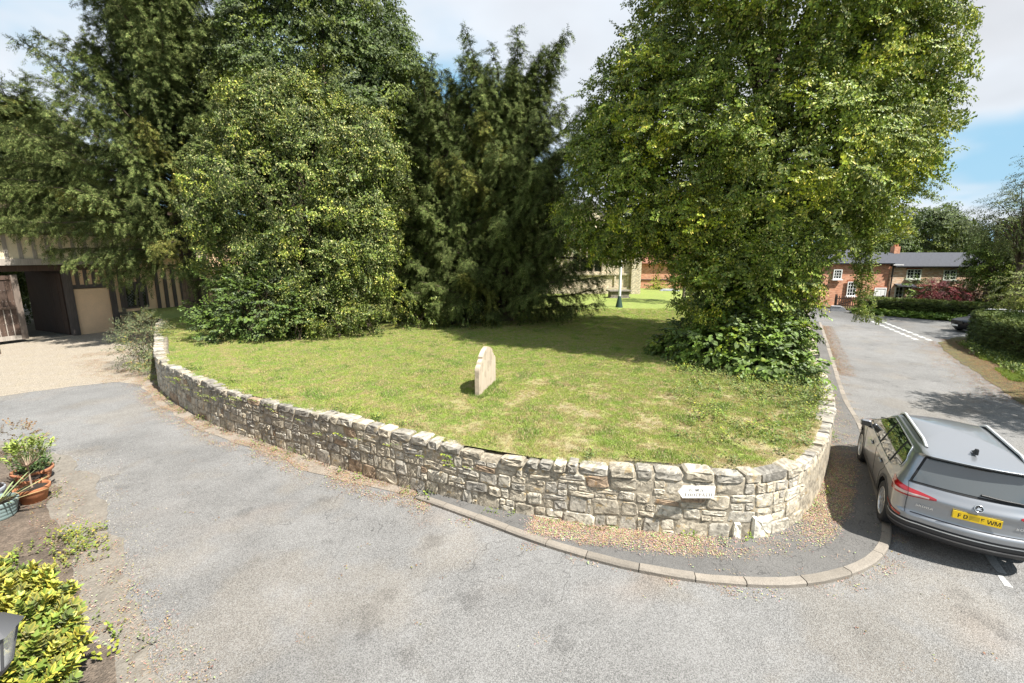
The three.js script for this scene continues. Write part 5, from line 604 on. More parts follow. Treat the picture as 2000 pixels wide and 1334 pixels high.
{ // brick house at the end of the lane
  const Hs = thing('brick_house', 'two storey brick house with slate roof and white windows at the lane end', 'house', [34.6, 0, -42], 0);
  const red = std([1, 1, 1], 0.92, { map: T.brickRed }), pale = std([1, 1, 1], 0.92, { map: T.brickPale }), sash = std([0.74, 0.75, 0.72], 0.5), sage = std([0.55, 0.58, 0.50], 0.55), slate = std([0.075, 0.078, 0.092], 0.95, { map: T.fine });
  const B = (n, w, h, d, x, y, z, m, p = Hs) => mesh(n, box(w, h, d, x, y, z), m, p);
  // walls (local x 0 = the rainwater pipe between the red and the pale part)
  B('wall', 6.0, 4.0, 5, -3.1, 2.0, -2.62, red); B('wall', 9.5, 3.72, 5, 4.75, 1.86, -2.5, pale);
  // roofs
  const rf = (x, w, y, zf) => { const g = new THREE.BoxGeometry(w, 0.12, 3.55); g.rotateX(0.36); g.translate(x, y + 0.58, zf - 1.52); const g2 = new THREE.BoxGeometry(w, 0.12, 3.4); g2.rotateX(-0.36); g2.translate(x, y + 0.58, zf - 4.7); return mesh('roof', [boxUV(g), boxUV(g2)], slate, Hs); };
  rf(-3.1, 6.3, 4.0, 0.1); const r2 = rf(4.9, 9.6, 3.72, 0.22);
  const ch = B('chimney', 0.55, 1.0, 0.5, 2.45, 5.05, -2.9, red, r2); for (const dx of [-0.14, 0.14]) { const c = new THREE.CylinderGeometry(0.08, 0.1, 0.28, 10); c.translate(2.45 + dx, 5.68, -2.9); mesh('chimney_pot', c, std([0.4, 0.17, 0.09], 0.9), r2); }
  B('gutter', 9.4, 0.12, 0.14, 4.9, 3.72, 0.2, M.black); B('gutter', 6.1, 0.12, 0.14, -3.1, 4.0, 0.06, M.black); B('bargeboard', 0.9, 0.10, 0.12, 0.35, 3.86, 0.24, std([0.6, 0.6, 0.6], 0.6));
  const pipe = new THREE.CylinderGeometry(0.055, 0.055, 3.9, 8); pipe.translate(0.06, 1.95, 0.09); mesh('rainwater_pipe', pipe, M.black, Hs);
  const win = (x, y, w, h, nx, ny, m, split) => { const f = new THREE.Group(); f.name = 'window'; f.position.set(x, y, 0.0); Hs.add(f); mesh('pane', box(w, h, 0.02, 0, 0, 0.015), M.darkGlass, f); const t = 0.07; mesh('frame', [box(t, h + t, 0.09, -w / 2, 0, 0.04), box(t, h + t, 0.09, w / 2, 0, 0.04), box(w - t, t, 0.086, 0, h / 2, 0.04), box(w - t, t, 0.086, 0, -h / 2, 0.04), ...(split ? [box(0.09, h - t, 0.084, 0, 0, 0.04)] : [])], m, f); for (let i = 1; i < nx; i++) if (!(split && i * 2 === nx)) mesh('glazing_bar', box(0.035, h - t, 0.03, -w / 2 + i * w / nx, 0, 0.035), m, f); for (let j = 1; j < ny; j++) mesh('glazing_bar', box(w - t, 0.035, 0.026, 0, -h / 2 + j * h / ny, 0.037), m, f); mesh('sill', box(w + 0.25, 0.09, 0.2, 0, -h / 2 - 0.09, 0.07), m === sash ? M.white : sage, f); return f; };
  win(2.05, 3.03, 1.25, 0.8, 4, 3, sage, true); win(5.35, 2.95, 1.1, 0.8, 4, 3, sage, true); win(-3.45, 1.68, 0.75, 1.25, 3, 4, sash); win(2.85, 1.22, 1.5, 1.2, 6, 3, sage, true); win(0.95, 1.3, 0.7, 1.1, 2, 3, sage); win(-4.9, 3.0, 0.7, 0.8, 3, 3, sash);
  for (const [x, y, w] of [[-3.45, 2.4, 0.95], [-0.78, 1.8, 1.15], [2.05, 3.5, 1.45], [2.85, 1.9, 1.7]]) B('brick_arch', w, 0.18, 0.05, x, y, 0.02 - (x < 0 ? 0.0 : -0.0), std([0.45, 0.16, 0.08], 0.9, { map: T.fine }));
  const door = new THREE.Group(); door.name = 'door'; door.position.set(-0.78, 0, 0.0); Hs.add(door); mesh('frame', [box(0.09, 1.7, 0.1, -0.5, 0.85, 0.03), box(0.09, 1.7, 0.1, 0.5, 0.85, 0.03), box(1.09, 0.09, 0.1, 0, 1.745, 0.03)], M.white, door); mesh('leaf', box(0.91, 1.68, 0.05, 0, 0.85, 0.02), M.white, door); for (const [dx, dy, hh] of [[-0.21, 1.25, 0.62], [0.21, 1.25, 0.62], [-0.21, 0.45, 0.62], [0.21, 0.45, 0.62]]) mesh('panel', box(0.3, hh, 0.02, dx, dy, 0.05), std([0.70, 0.70, 0.68], 0.5), door); mesh('knob', new THREE.SphereGeometry(0.04, 8, 6).translate(0.36, 0.85, 0.09), M.black, door);
  const porch = new THREE.BoxGeometry(1.6, 0.06, 0.7); porch.rotateX(0.35); porch.translate(1.25, 2.02, 0.3); mesh('porch_roof', boxUV(porch), slate, Hs);
  B('stone_base', 2.2, 0.75, 0.08, 1.15, 0.38, 0.03, std([0.5, 0.40, 0.28], 0.95, { map: T.stone, bumpMap: T.stoneB, bumpScale: 0.01 }));
}
{ // picket fence with a gate
  const F = thing('picket_fence', 'dark brown picket fence and braced gate before the brick house', 'fence', [0, 0, 0]); const R = rng(61), br = std([0.085, 0.05, 0.035], 0.8), g0 = box(0.075, 1.08, 0.028, 0, 0.6, 0);
  const tip = new THREE.ConeGeometry(0.05, 0.08, 4); tip.rotateY(Math.PI / 4); tip.translate(0, 1.17, 0); const pk = merge([g0, tip]);
  const A = [28.7, -40.3], Bq = [33.3, -38.6], L = Math.hypot(Bq[0] - A[0], Bq[1] - A[1]), ang = Math.atan2(-(Bq[1] - A[1]), Bq[0] - A[0]); F.position.set(A[0], 0.02, A[1]); F.rotation.y = ang;
  for (let s = 0.05; s < L; s += 0.17) { const m = mesh('picket', pk, br, F); m.position.set(s, (R() - 0.5) * 0.02, 0.03); }
  for (const y of [0.32, 0.95]) mesh('rail', box(L, 0.08, 0.04, L / 2, y, -0.01), br, F); for (const x of [0, 1.75, 3.4, L]) mesh('post', box(0.15, 1.3, 0.15, x, 0.65, -0.08), br, F);
  const brace = box(1.75, 0.08, 0.035); brace.rotateZ(0.36); brace.translate(0.87, 0.63, -0.035); mesh('brace', brace, br, F);
}
{ const p = thing('culvert_end', 'low pale rounded stone parapet end beside the picket gate', 'parapet', [28.0, 0, -38.9], -0.45); p.scale.setScalar(0.62); const s = new THREE.Shape(); s.moveTo(-0.9, 0); s.lineTo(-0.9, 0.62); s.lineTo(0.25, 0.62); s.quadraticCurveTo(0.6, 0.6, 0.72, 0.22); s.lineTo(0.95, 0.0); const g = new THREE.ExtrudeGeometry(s, { depth: 0.5, bevelEnabled: true, bevelSize: 0.03, bevelThickness: 0.03 }); mesh('parapet', boxUV(g), std([0.50, 0.50, 0.52], 0.9, { map: T.fine }), p); const c = box(1.1, 0.08, 0.62, -0.35, 0.69, 0.25, 0.02); mesh('coping', c, std([0.56, 0.56, 0.57], 0.9, { map: T.fine }), p); }

{ // stone church glimpsed through the trees
  const C = thing('stone_church', 'pale stone church with traceried gable and buttress glimpsed between the trees', 'church', [9.0, 1.0, -44.4], 0); const st = std([0.80, 0.70, 0.55], 0.95, { map: T.stone, bumpMap: T.stoneB, bumpScale: 0.02 }), B = (n, w, h, d, x, y, z, m = st, p = C) => mesh(n, box(w, h, d, x, y, z), m, p);
  const gb = new THREE.Shape([[-6, 0], [2.3, 0], [2.3, 5.0], [-1.85, 8.6], [-6, 5.0]].map(p => new THREE.Vector2(...p))); const hole = new THREE.Path(); hole.moveTo(-3.2, 2.2); hole.lineTo(-0.5, 2.2); hole.lineTo(-0.5, 4.4); hole.quadraticCurveTo(-0.6, 5.9, -1.85, 6.6); hole.quadraticCurveTo(-3.1, 5.9, -3.2, 4.4); gb.holes.push(hole);
  mesh('gable_wall', boxUV(new THREE.ExtrudeGeometry(gb, { depth: 0.7, bevelEnabled: false })), st, C);
  const win = B('window', 2.7, 4.4, 0.06, -1.85, 4.3, 0.2, M.darkGlass); for (const x of [-2.5, -1.85, -1.2]) B('mullion', 0.14, 3.6, 0.2, x, 3.7, 0.35, st, win);
  const arch = []; for (const s of [-1, 1]) arch.push(new THREE.TubeGeometry(new THREE.CatmullRomCurve3([V3(-1.85 + s * 1.45, 4.3, 0.78), V3(-1.85 + s * 1.2, 5.6, 0.78), V3(-1.85, 6.75, 0.78)]), 12, 0.13, 6)); mesh('hood_mould', arch, st, C);
  const tr = []; for (const x of [-2.5, -1.2]) tr.push(new THREE.TorusGeometry(0.42, 0.07, 6, 14).translate(x, 5.2, 0.4)); mesh('tracery', tr, st, win);
  B('buttress', 0.9, 4.2, 1.3, 2.7, 2.1, 0.5); B('buttress', 0.75, 1.6, 0.9, 2.7, 4.9, 0.35); B('string_course', 8.2, 0.18, 0.2, -1.8, 1.95, 0.76); B('plinth', 8.4, 0.7, 0.25, -1.8, 0.35, 0.78);
  for (const x of [0.8, 2.0]) B('panel_rib', 0.16, 1.5, 0.14, x, 1.1, 0.76); B('side_wall', 0.7, 5, 12, 2.3, 2.5, -6.2); for (const s of [-1, 1]) { const g = new THREE.BoxGeometry(0.35, 5.9, 12.4); g.rotateZ(s * 0.86); g.translate(-1.85 + s * 2.2, 6.85, -5.4); mesh('roof', boxUV(g), std([0.16, 0.15, 0.15], 0.8), C); }
  for (let i = 0; i < 7; i++) { const g = new THREE.BoxGeometry(0.2, 0.3, 0.3); g.rotateZ(0.7); g.translate(1.9 - i * 0.58, 5.5 + i * 0.5, 0.5); mesh('crocket', boxUV(g), st, C); }
}
{ const C = thing('brick_barn', 'orange brick building beyond the churchyard glimpsed under the lime tree', 'building', [17.2, 0.6, -51], 0); const red = std([1.0, 1.0, 1.0], 0.95, { map: T.brickRed }); mesh('wall', box(7.6, 3.4, 4, 0, 1.7, -2), red, C); mesh('string_course', box(7.7, 0.1, 0.1, 0, 1.45, 0.04), M.black, C); mesh('corner_pier', box(0.5, 3.5, 0.3, -3.5, 1.75, 0.1), std([0.3, 0.16, 0.1], 0.9), C); const r = new THREE.BoxGeometry(8.2, 0.15, 3.4); r.rotateX(0.7); r.translate(0, 4.3, -0.9); mesh('roof', boxUV(r), std([0.30, 0.13, 0.08], 0.9, { map: T.fine }), C); const w = mesh('window', box(0.8, 0.7, 0.06, 2.4, 2.3, 0.02), M.darkGlass, C); mesh('frame', [box(0.07, 0.84, 0.1, 2.0, 2.3, 0.04), box(0.07, 0.84, 0.1, 2.8, 2.3, 0.04), box(0.73, 0.07, 0.1, 2.4, 2.69, 0.04), box(0.73, 0.07, 0.1, 2.4, 1.91, 0.04)], M.white, w);
  for (let i = 0; i < 3; i++) { const R = rng(70 + i), t = thing('garden_bush', ['yellow green bush before the orange brick building', 'grey green bush left before the orange brick building', 'small bush right of the parked car beyond the lawn'][i], 'shrub'), cr = new Crown(hedgeSpray, [MATT]); fillCrown(cr, [[[18.3, 1.5, -48.6, 0.9, 0.9, 0.5], [15.4, 1.3, -49.2, 0.8, 0.6, 0.5], [19.9, 1.3, -48.6, 0.8, 0.7, 0.5]][i]], { cell: 0.4, r0: 0.3, r1: 0.5, k: 40, sc: 2.4, warm: [2, 1.7, 0.8], warmP: 0.9, minY: 0.7 }, R); mesh('stems', limb([V3([18.3, 15.4, 19.9][i], 0.5, -48.8), V3([18.3, 15.4, 19.9][i], 1.0, -48.8), V3([18.3, 15.4, 19.9][i] + 0.1, 1.6, -48.8)], 0.05, 0.02, 5, 4), M.bark, t); cr.build(t, 'foliage'); } }
{ const p = thing('flagpole', 'slim white flagpole with a dark green conical foot on the lawn', 'flagpole', [7.5, 1.08, -31.8]); mesh('pole', new THREE.CylinderGeometry(0.065, 0.1, 7.2, 12).translate(0, 3.6, 0), std([0.78, 0.80, 0.78], 0.4), p); mesh('foot', new THREE.CylinderGeometry(0.07, 0.27, 0.95, 12).translate(0, 0.475, 0), std([0.015, 0.045, 0.03], 0.6), p); mesh('finial', new THREE.SphereGeometry(0.09, 10, 8).translate(0, 7.25, 0), std([0.6, 0.5, 0.2], 0.4), p); mesh('collar', new THREE.CylinderGeometry(0.1, 0.1, 0.12, 12).translate(0, 1.05, 0), M.white, p); }
{ const st = std([0.30, 0.27, 0.23], 0.95, { map: T.stone, bumpMap: T.stoneB, bumpScale: 0.01 });
  const t = thing('chest_tomb', 'grey stone chest tomb on the lawn behind the flagpole', 'tomb', [9.2, 1.05, -39.4], 0.1); mesh('chest', box(1.6, 0.6, 0.8, 0, 0.3, 0), st, t); mesh('lid', box(1.95, 0.12, 1.05, 0, 0.66, 0, 0.02), st, t); mesh('plinth', box(1.8, 0.12, 0.95, 0, 0.06, 0.0, 0.02), st, t);
  for (const [x, z, w, a, lab] of [[12.3, -31.6, 1.5, 0.2, 'flat grey ledger stone at the lawn edge left of the lime foot'], [13.9, -32.9, 1.2, -0.1, 'flat ledger stone nearer the lane behind the lime tree'], [16.6, -41.5, 1.9, 0.1, 'long low dark ledger tomb on the far shaded lawn']]) { const l = thing('ledger_stone', lab, 'tomb', [x, 1.1, z], a); mesh('slab', box(w, 0.1, 0.8, 0, 0.16, 0, 0.02), st, l); mesh('base', box(w * 0.9, 0.14, 0.7, 0, 0.06, 0), st, l); } }
{ const R = rng(81), t = thing('young_tree', 'slender grey trunked tree on the lawn beyond the lime', 'tree'); const lobes = [[13.2, 5.4, -34.8, 1.6, 1.8, 1.5]], cr = new Crown(backSpray, LM); fillCrown(cr, lobes, { cell: 1.2, r0: 0.4, r1: 0.8, k: 26, inner: 0.3 }, R); trunkAndLimbs(t, [13.0, 1.05, -34.7], [13.2, 5.5, -34.8], 0.13, lobes, R, std([0.3, 0.28, 0.25], 0.9, { map: T.bark })); cr.build(t); }

{ // gravestone
  const g = thing('gravestone', 'single weathered sandstone headstone with shaped shoulders on the lawn', 'gravestone', [-0.70, 1.12, -11.82], 0); const s = new THREE.Shape(); const hw = 0.74, h = 1.0; s.moveTo(-hw, -0.15); s.lineTo(hw, -0.15); s.lineTo(hw, 0.66); s.absarc(hw - 0.15, 0.66, 0.15, 0, Math.PI / 2, false); s.lineTo(hw - 0.17, 0.87); s.lineTo(hw - 0.30, 0.93); s.lineTo(hw - 0.30, 0.99); s.quadraticCurveTo(hw - 0.42, 1.10, 0.0, 1.17); s.quadraticCurveTo(-hw + 0.42, 1.10, -hw + 0.30, 0.99); s.lineTo(-hw + 0.30, 0.93); s.lineTo(-hw + 0.17, 0.87); s.lineTo(-hw + 0.15, 0.81); s.absarc(-hw + 0.15, 0.66, 0.15, Math.PI / 2, Math.PI, false);
  const e = new THREE.ExtrudeGeometry(s, { depth: 0.105, bevelEnabled: true, bevelSize: 0.008, bevelThickness: 0.008, bevelSegments: 2, curveSegments: 16 }); e.translate(0, 0, -0.055); T.grave = tex(256, (u, v) => { const st = vn(u * 26, v * 3, 26, 4), l = sstep(0.56, 0.70, tn(u, v, 7, 4, 9)), g = sstep(0.58, 0.72, tn(u, v, 12, 4, 19)); let b = 0.78 + 0.16 * st + 0.2 * (tn(u, v, 5, 4, 2) - 0.5); let c = [b, b * 0.97, b * 0.92]; c = c.map((q, i) => mix(q, [0.45, 0.44, 0.40][i], l * 0.45)); return c.map((q, i) => mix(q, [0.9, 0.88, 0.8][i], g * 0.3)); }, 0.62); const m = std([0.52, 0.44, 0.355], 0.95, { map: T.grave, bumpMap: T.stoneB, bumpScale: 0.006 }); mesh('headstone', boxUV(e), m, g); g.rotation.y = 1.325; g.rotation.z = 0.0;
}

// ------------------------------------------------------------------ bottom left: pots, variegated bush, house wall, lantern
{ const terra = std([0.47, 0.19, 0.09], 0.85, { map: T.plaster, bumpMap: T.fineB, bumpScale: 0.002 }), soil = std([0.05, 0.036, 0.026], 1, { bumpMap: T.fineB, bumpScale: 0.02, map: T.fine });
  const pot = (name, label, x, z, r, h, mat, taper = 0.72, ribs = 0) => { const t = thing(name, label, 'plant pot', [x, 0.02, z]); const P = []; const v = (a, b) => P.push(new THREE.Vector2(a, b)); v(0.001, 0.02); v(r * taper, 0.0); if (ribs) for (let i = 1; i <= ribs; i++) { const f0 = (i - 1) / ribs, f1 = i / ribs, R0 = mix(r * taper, r, f0), R1 = mix(r * taper, r, f1); v(R0 + 0.012, h * 0.88 * (f0 + 0.15 / ribs)); v(R1 + 0.014, h * 0.88 * (f1 - 0.2 / ribs)); v(R1, h * 0.88 * f1); } else v(r * 0.95, h * 0.76); v(r * 1.0, h * 0.77); v(r * 1.06, h * 0.79); v(r * 1.07, h * 0.97); v(r * 1.04, h); v(r * 0.94, h); v(r * 0.92, h * 0.8); mesh('pot', new THREE.LatheGeometry(P, 40), mat, t); const d = new THREE.SphereGeometry(r * 0.93, 24, 6, 0, Math.PI * 2, 0, Math.PI / 2); d.scale(1, 0.12, 1); d.translate(0, h * 0.82, 0); mesh('soil', d, soil, t); return t; };
  const T1 = pot('terracotta_pot', 'orange terracotta pot holding the small standard tree', -9.2, -8.06, 0.245, 0.30, terra);
  pot('terracotta_pot', 'terracotta pot half hidden behind the pot with the small tree', -9.62, -8.5, 0.22, 0.27, terra); pot('terracotta_bowl', 'wide terracotta bowl with low green plants, rearmost of the pots', -10.05, -8.88, 0.31, 0.25, std([0.40, 0.17, 0.09], 0.85, { map: T.plaster }), 0.8);
  pot('green_pot', 'grey green ribbed plastic pot at the left edge', -9.27, -7.48, 0.29, 0.32, std([0.20, 0.27, 0.265], 0.55), 0.78, 4); pot('grey_pot', 'grey blue rimmed pot at the left edge behind the green pot', -9.95, -7.95, 0.24, 0.3, std([0.35, 0.38, 0.42], 0.55), 0.8, 3);
  const R = rng(91);
  { const t = thing('standard_tree', 'small standard bay tree growing in the terracotta pot', 'potted tree', [-9.2, 0.26, -8.06]), st = [limb([V3(0, 0, 0), V3(0.01, 0.3, 0.01), V3(0, 0.56, 0)], 0.022, 0.016, 7, 6)], sp = [1, 2, 3].map(i => spray(420 + i, { c: [0.14, 0.21, 0.035], c2: [0.24, 0.30, 0.06], mixc: 0.4, len: 0.2, n: 9, l: 0.085, w: 0.034, droop: -0.3, hang: -0.4, rich: true })), cr = new Crown(sp, [LEAF, GLOSS]); for (let i = 0; i < 34; i++) { const a = i * 2.4, r = 0.12 + 0.26 * R(), y = 0.76 + 0.18 * R() + 0.14 * (1 - r / 0.4), e = V3(Math.cos(a) * r, y, Math.sin(a) * r); st.push(limb([V3(0, 0.52 + R() * 0.06, 0), V3(e.x * 0.45, 0.66, e.z * 0.45), e], 0.008, 0.003, 4, 5)); for (let k = 0; k < 2; k++) cr.add(e.clone().add(V3((R() - 0.5) * 0.08, (R() - 0.5) * 0.06, (R() - 0.5) * 0.08)), V3(e.x, 0.35, e.z), 0.85 + R() * 0.4, [1, 1, 1], R); } mesh('trunk', merge(st), std([0.33, 0.24, 0.18], 0.9), t); cr.build(t); t.scale.setScalar(0.82); }
  { const t = thing('spiky_plant', 'long pale strap leaved plant in the green ribbed pot', 'potted plant', [-9.27, 0.26, -7.48]), L = []; for (let i = 0; i < 26; i++) { const a = R() * 6.28, el = 0.25 + R() * 0.8; L.push({ p: V3(Math.cos(a) * 0.03, 0, Math.sin(a) * 0.03), d: V3(Math.cos(a), el, Math.sin(a)), n: V3(-Math.cos(a) * el, 1, -Math.sin(a) * el), l: 0.45 + R() * 0.5, w: 0.035, c: R() < 0.4 ? [0.42, 0.36, 0.18] : [0.22, 0.27, 0.13] }); } mesh('leaves', leafGeo(L, true), MATT, t).userData.kind = 'stuff'; }
  { const t = thing('bedding_plant', 'low green bedding plants in the terracotta bowl', 'potted plant', [-10.05, 0.2, -8.88]), cr = new Crown([spray(440, { c: [0.11, 0.18, 0.04], c2: [0.22, 0.25, 0.06], len: 0.2, n: 16, l: 0.05, w: 0.03, droop: -0.2, hang: -0.3 })], [LEAF]); for (let i = 0; i < 90; i++) cr.add(V3((R() - 0.5) * 0.5, R() * 0.2, (R() - 0.5) * 0.5), V3(R() - 0.5, 0.9, R() - 0.5), 0.8 + R() * 0.5, R() < 0.4 ? [0.6, 0.8, 0.8] : [1, 1, 1], R); cr.build(t, 'foliage'); }
  { const t = thing('dry_shrub', 'brownish low shrub at the left edge behind the pots', 'shrub'), cr = new Crown([spray(441, { c: [0.26, 0.15, 0.06], c2: [0.22, 0.22, 0.08], len: 0.25, n: 18, l: 0.05, w: 0.035, droop: 0.1, hang: 0 })], [LEAF]); fillCrown(cr, [[-11.6, 0.35, -10.0, 0.5, 0.35, 0.45]], { cell: 0.2, r0: 0.12, r1: 0.25, k: 160, inner: 1, minY: 0.03, hang: 0, sc: 0.8 }, R); mesh('stems', limb([V3(-11.6, 0, -10), V3(-11.55, 0.2, -10), V3(-11.5, 0.5, -10)], 0.02, 0.005, 4, 4), M.bark, t); cr.build(t, 'foliage'); }
  { // variegated euonymus
    const t = thing('euonymus_bush', 'yellow variegated euonymus bush in the bottom left corner', 'shrub'), rsp = (sd, a, b) => { const R = rng(sd), L = []; for (let w = 0; w < 6; w++) { const y = w * 0.035, k = 5; for (let i = 0; i < k; i++) { const an = i / k * 6.28 + w * 0.7 + R() * 0.4, c = R() < 0.55 ? a : b, v = 0.85 + R() * 0.3, rr = 0.6 + 0.4 * (1 - w / 6); L.push({ p: V3((R() - 0.5) * 0.01, (R() - 0.5) * 0.01, y), d: V3(Math.cos(an) * rr, Math.sin(an) * rr, 0.35 + w * 0.13), n: V3(-Math.cos(an) * 0.4, -Math.sin(an) * 0.4, 1), l: 0.078 * (0.7 + R() * 0.55), w: 0.036 * (0.8 + R() * 0.4), c: c.map(q => q * v), cm: R() < 0.75 ? [0.16 * v, 0.22 * v, 0.035] : undefined }); } } return leafGeo(L, true); };
    const Y = [0.50, 0.42, 0.07], G = [0.16, 0.22, 0.045], O = [0.34, 0.33, 0.07]; const cr = new Crown([rsp(1, Y, O), rsp(2, O, G), rsp(3, Y, G), rsp(4, O, Y), rsp(5, G, O)], [GLOSS, LEAF, GLOSS, LEAF, GLOSS]);
    const lobes = [[-5.9, 0.4, -4.5, 0.68, 0.5, 0.46], [-5.4, 0.4, -4.12, 0.55, 0.48, 0.42], [-6.5, 0.35, -4.8, 0.58, 0.42, 0.4], [-5.0, 0.32, -3.75, 0.4, 0.42, 0.36], [-6.1, 0.5, -4.2, 0.7, 0.5, 0.45]];
    const wood = []; for (const e of lobes) { const n = 330; for (let i = 0; i < n; i++) { const d = randDir(R); if (d.y < -0.25) continue; const f = 0.7 + 0.32 * Math.sqrt(R()), p = V3(e[0] + d.x * e[3] * f, e[1] + d.y * e[4] * f, e[2] + d.z * e[5] * f); if (p.y < 0.06) continue; const out = R() < 0.06 ? 1.18 : 1; p.x = e[0] + (p.x - e[0]) * out; p.y = e[1] + (p.y - e[1]) * out; const v = 0.8 + R() * 0.4; cr.add(p, d.clone().add(V3((R() - 0.5) * 0.6, 0.75, (R() - 0.5) * 0.6)), 0.8 + R() * 0.5, [v, v, v], R); if (i % 6 === 0) wood.push(limb([V3(e[0], 0.02, e[2]), V3(mix(e[0], p.x, 0.5), p.y * 0.5, mix(e[2], p.z, 0.5)), p], 0.012, 0.004, 4, 5)); } }
    mesh('stems', merge(wood), std([0.12, 0.09, 0.06], 0.9), t); cr.build(t, 'foliage'); console.log('euonymus', cr.count); }
}
{ // brick wall of the near house, out of frame at the left, and its lantern
  const ang = Math.atan2(0.66, 0.75), c = thing('brick_house', 'brick wall of the near house just outside the left edge', 'house', [-3.6, 0, -2.72], -ang + 0.0); // local x runs along the wall
  mesh('wall', box(9.5, 6.0, 0.3, -5.2, 3.0, 0.62), std([1, 1, 1], 0.92, { map: T.brickRed }), c); mesh('eaves', box(9.8, 0.2, 0.6, -5.2, 6.1, 0.5), M.white, c);
  const L = thing('wall_lantern', 'dark grey metal lantern with clear glass at the lower left edge', 'lantern', [-3.36, 2.06, -2.50], -ang); const dk = std([0.095, 0.095, 0.10], 0.5, { metalness: 0.25 });
  const roof = new THREE.CylinderGeometry(0.03, 0.185, 0.13, 6); roof.translate(0, 0.30, 0); mesh('cap', roof, dk, L); mesh('finial', new THREE.SphereGeometry(0.026, 10, 8).translate(0, 0.39, 0), dk, L); const gl = new THREE.CylinderGeometry(0.15, 0.09, 0.25, 6, 1, true); gl.translate(0, 0.10, 0); mesh('glass', gl, new THREE.MeshPhysicalMaterial({ color: lin(0.9, 0.9, 0.9), roughness: 0.45, transmission: 0.6, thickness: 0, side: THREE.DoubleSide }), L); mesh('base', new THREE.CylinderGeometry(0.10, 0.07, 0.05, 6).translate(0, -0.045, 0), dk, L);
  for (let i = 0; i < 6; i++) { const a = i / 6 * Math.PI * 2; mesh('glazing_bar', limb([V3(Math.sin(a) * 0.092, -0.02, Math.cos(a) * 0.092), V3(Math.sin(a) * 0.12, 0.1, Math.cos(a) * 0.12), V3(Math.sin(a) * 0.153, 0.23, Math.cos(a) * 0.153)], 0.008, 0.008, 5, 3), dk, L); } mesh('lamp_holder', new THREE.CylinderGeometry(0.025, 0.025, 0.12, 8).translate(0, 0.04, 0), M.white, L); mesh('bracket', tube([[0, -0.06, 0], [0, -0.16, 0.12], [-0.1, -0.1, 0.36], [-0.15, 0, 0.52]], 0.012, 16, 6), dk, L); }

// ------------------------------------------------------------------ cars
const interp = (tab, y) => { if (y <= tab[0][0]) return tab[0][1]; for (let i = 1; i < tab.length; i++) if (y <= tab[i][0]) { const a = tab[i - 1], b = tab[i]; return mix(a[1], b[1], (y - a[0]) / (b[0] - a[0])); } return tab[tab.length - 1][1]; };
const smoothTab = tab => y => { let s = 0; for (const d of [-0.012, -0.006, 0, 0.006, 0.012]) s += interp(tab, y + d); return s / 5; };
// plan outlines stacked in height; t runs from the rear bumper forward, y up, x across
const bW = smoothTab([[0.22, 0.84], [0.30, 0.90], [0.42, 0.925], [0.60, 0.937], [0.78, 0.940], [0.92, 0.941], [0.965, 0.945], [0.995, 0.925], [1.05, 0.905], [1.09, 0.888], [1.30, 0.800], [1.48, 0.715], [1.545, 0.665]]);
const bR = smoothTab([[0.22, 0.22], [0.30, 0.10], [0.40, 0.035], [0.50, 0.0], [0.60, 0.0], [0.625, 0.01], [0.65, 0.045], [0.72, 0.055], [0.84, 0.06], [0.90, 0.045], [0.94, 0.045], [1.00, 0.085], [1.06, 0.12], [1.10, 0.15], [1.30, 0.275], [1.47, 0.375], [1.50, 0.36], [1.525, 0.27], [1.55, 0.27]]);
const bF = smoothTab([[0.22, 4.45], [0.40, 4.62], [0.60, 4.68], [0.78, 4.66], [0.86, 4.58], [0.92, 4.42], [0.97, 4.20], [1.02, 3.88], [1.06, 3.62], [1.10, 3.46], [1.30, 3.12], [1.48, 2.84], [1.545, 2.70]]);
const Y1 = 1.545, DOME = 0.095;
const bCorner = y => y < 1.0 ? mix(0.30, 0.26, sstep(0.3, 0.9, y)) : mix(0.26, 0.15, sstep(1.0, 1.3, y));
const bCurve = y => y < 1.0 ? 0.10 : mix(0.10, 0.05, sstep(1.0, 1.4, y));
const barrel = t => 1 - 0.035 * Math.pow((t - 2.2) / 2.3, 2) - (t > 3.4 ? 0.03 * Math.pow((t - 3.4) / 1.2, 2) : 0);
function prm(y) { if (y <= Y1) return { W: bW(y), r: bR(y), f: bF(y), c: bCorner(y), k: bCurve(y) }; const q = (y - Y1) / DOME, e = Math.sqrt(Math.max(0, 1 - q * q)), e2 = Math.pow(Math.max(0, 1 - Math.pow(q, 1.35)), 0.62); return { W: Math.max(0.004, bW(Y1) * e), r: mix(1.75, bR(Y1), e2), f: mix(1.75, bF(Y1), e2), c: Math.max(0.003, 0.15 * e), k: 0.05 * e }; }
// point on the outline by length from the rear centre: rear curve, corner, then the side
function surf(y, L) { const p = prm(y), xr = p.W - p.c; let x, t; const tc = p.r + p.k + p.c, arc = p.c * Math.PI / 2; if (L <= xr) { x = L; t = p.r + p.k * (L / xr) ** 2; } else if (L <= xr + arc) { const a = (L - xr) / p.c; x = xr + p.c * Math.sin(a); t = p.r + p.k + p.c * (1 - Math.cos(a)); } else { t = tc + (L - xr - arc); x = p.W; } x *= barrel(Math.max(t, 0)) / 1; return [x, t]; }
const Lside = (y, t) => { const p = prm(y); return p.W - p.c + p.c * Math.PI / 2 + (t - (p.r + p.k + p.c)); };
const LZ = 2.34;
function roofY(x, t) { let a = 1.3, b = Y1 + DOME; for (let i = 0; i < 22; i++) { const y = (a + b) / 2, p = prm(y), inside = Math.abs(x) <= p.W * barrel(t) && t >= p.r + p.k * (x / Math.max(p.W, 0.01)) ** 2 && t <= p.f - 0.14 * (x / Math.max(p.W, 0.01)) ** 2; if (inside) a = y; else b = y; } return a; }
const P3 = (y, L, s = 1) => { const [x, t] = surf(y, L); return V3(s * x, y, LZ - t); };
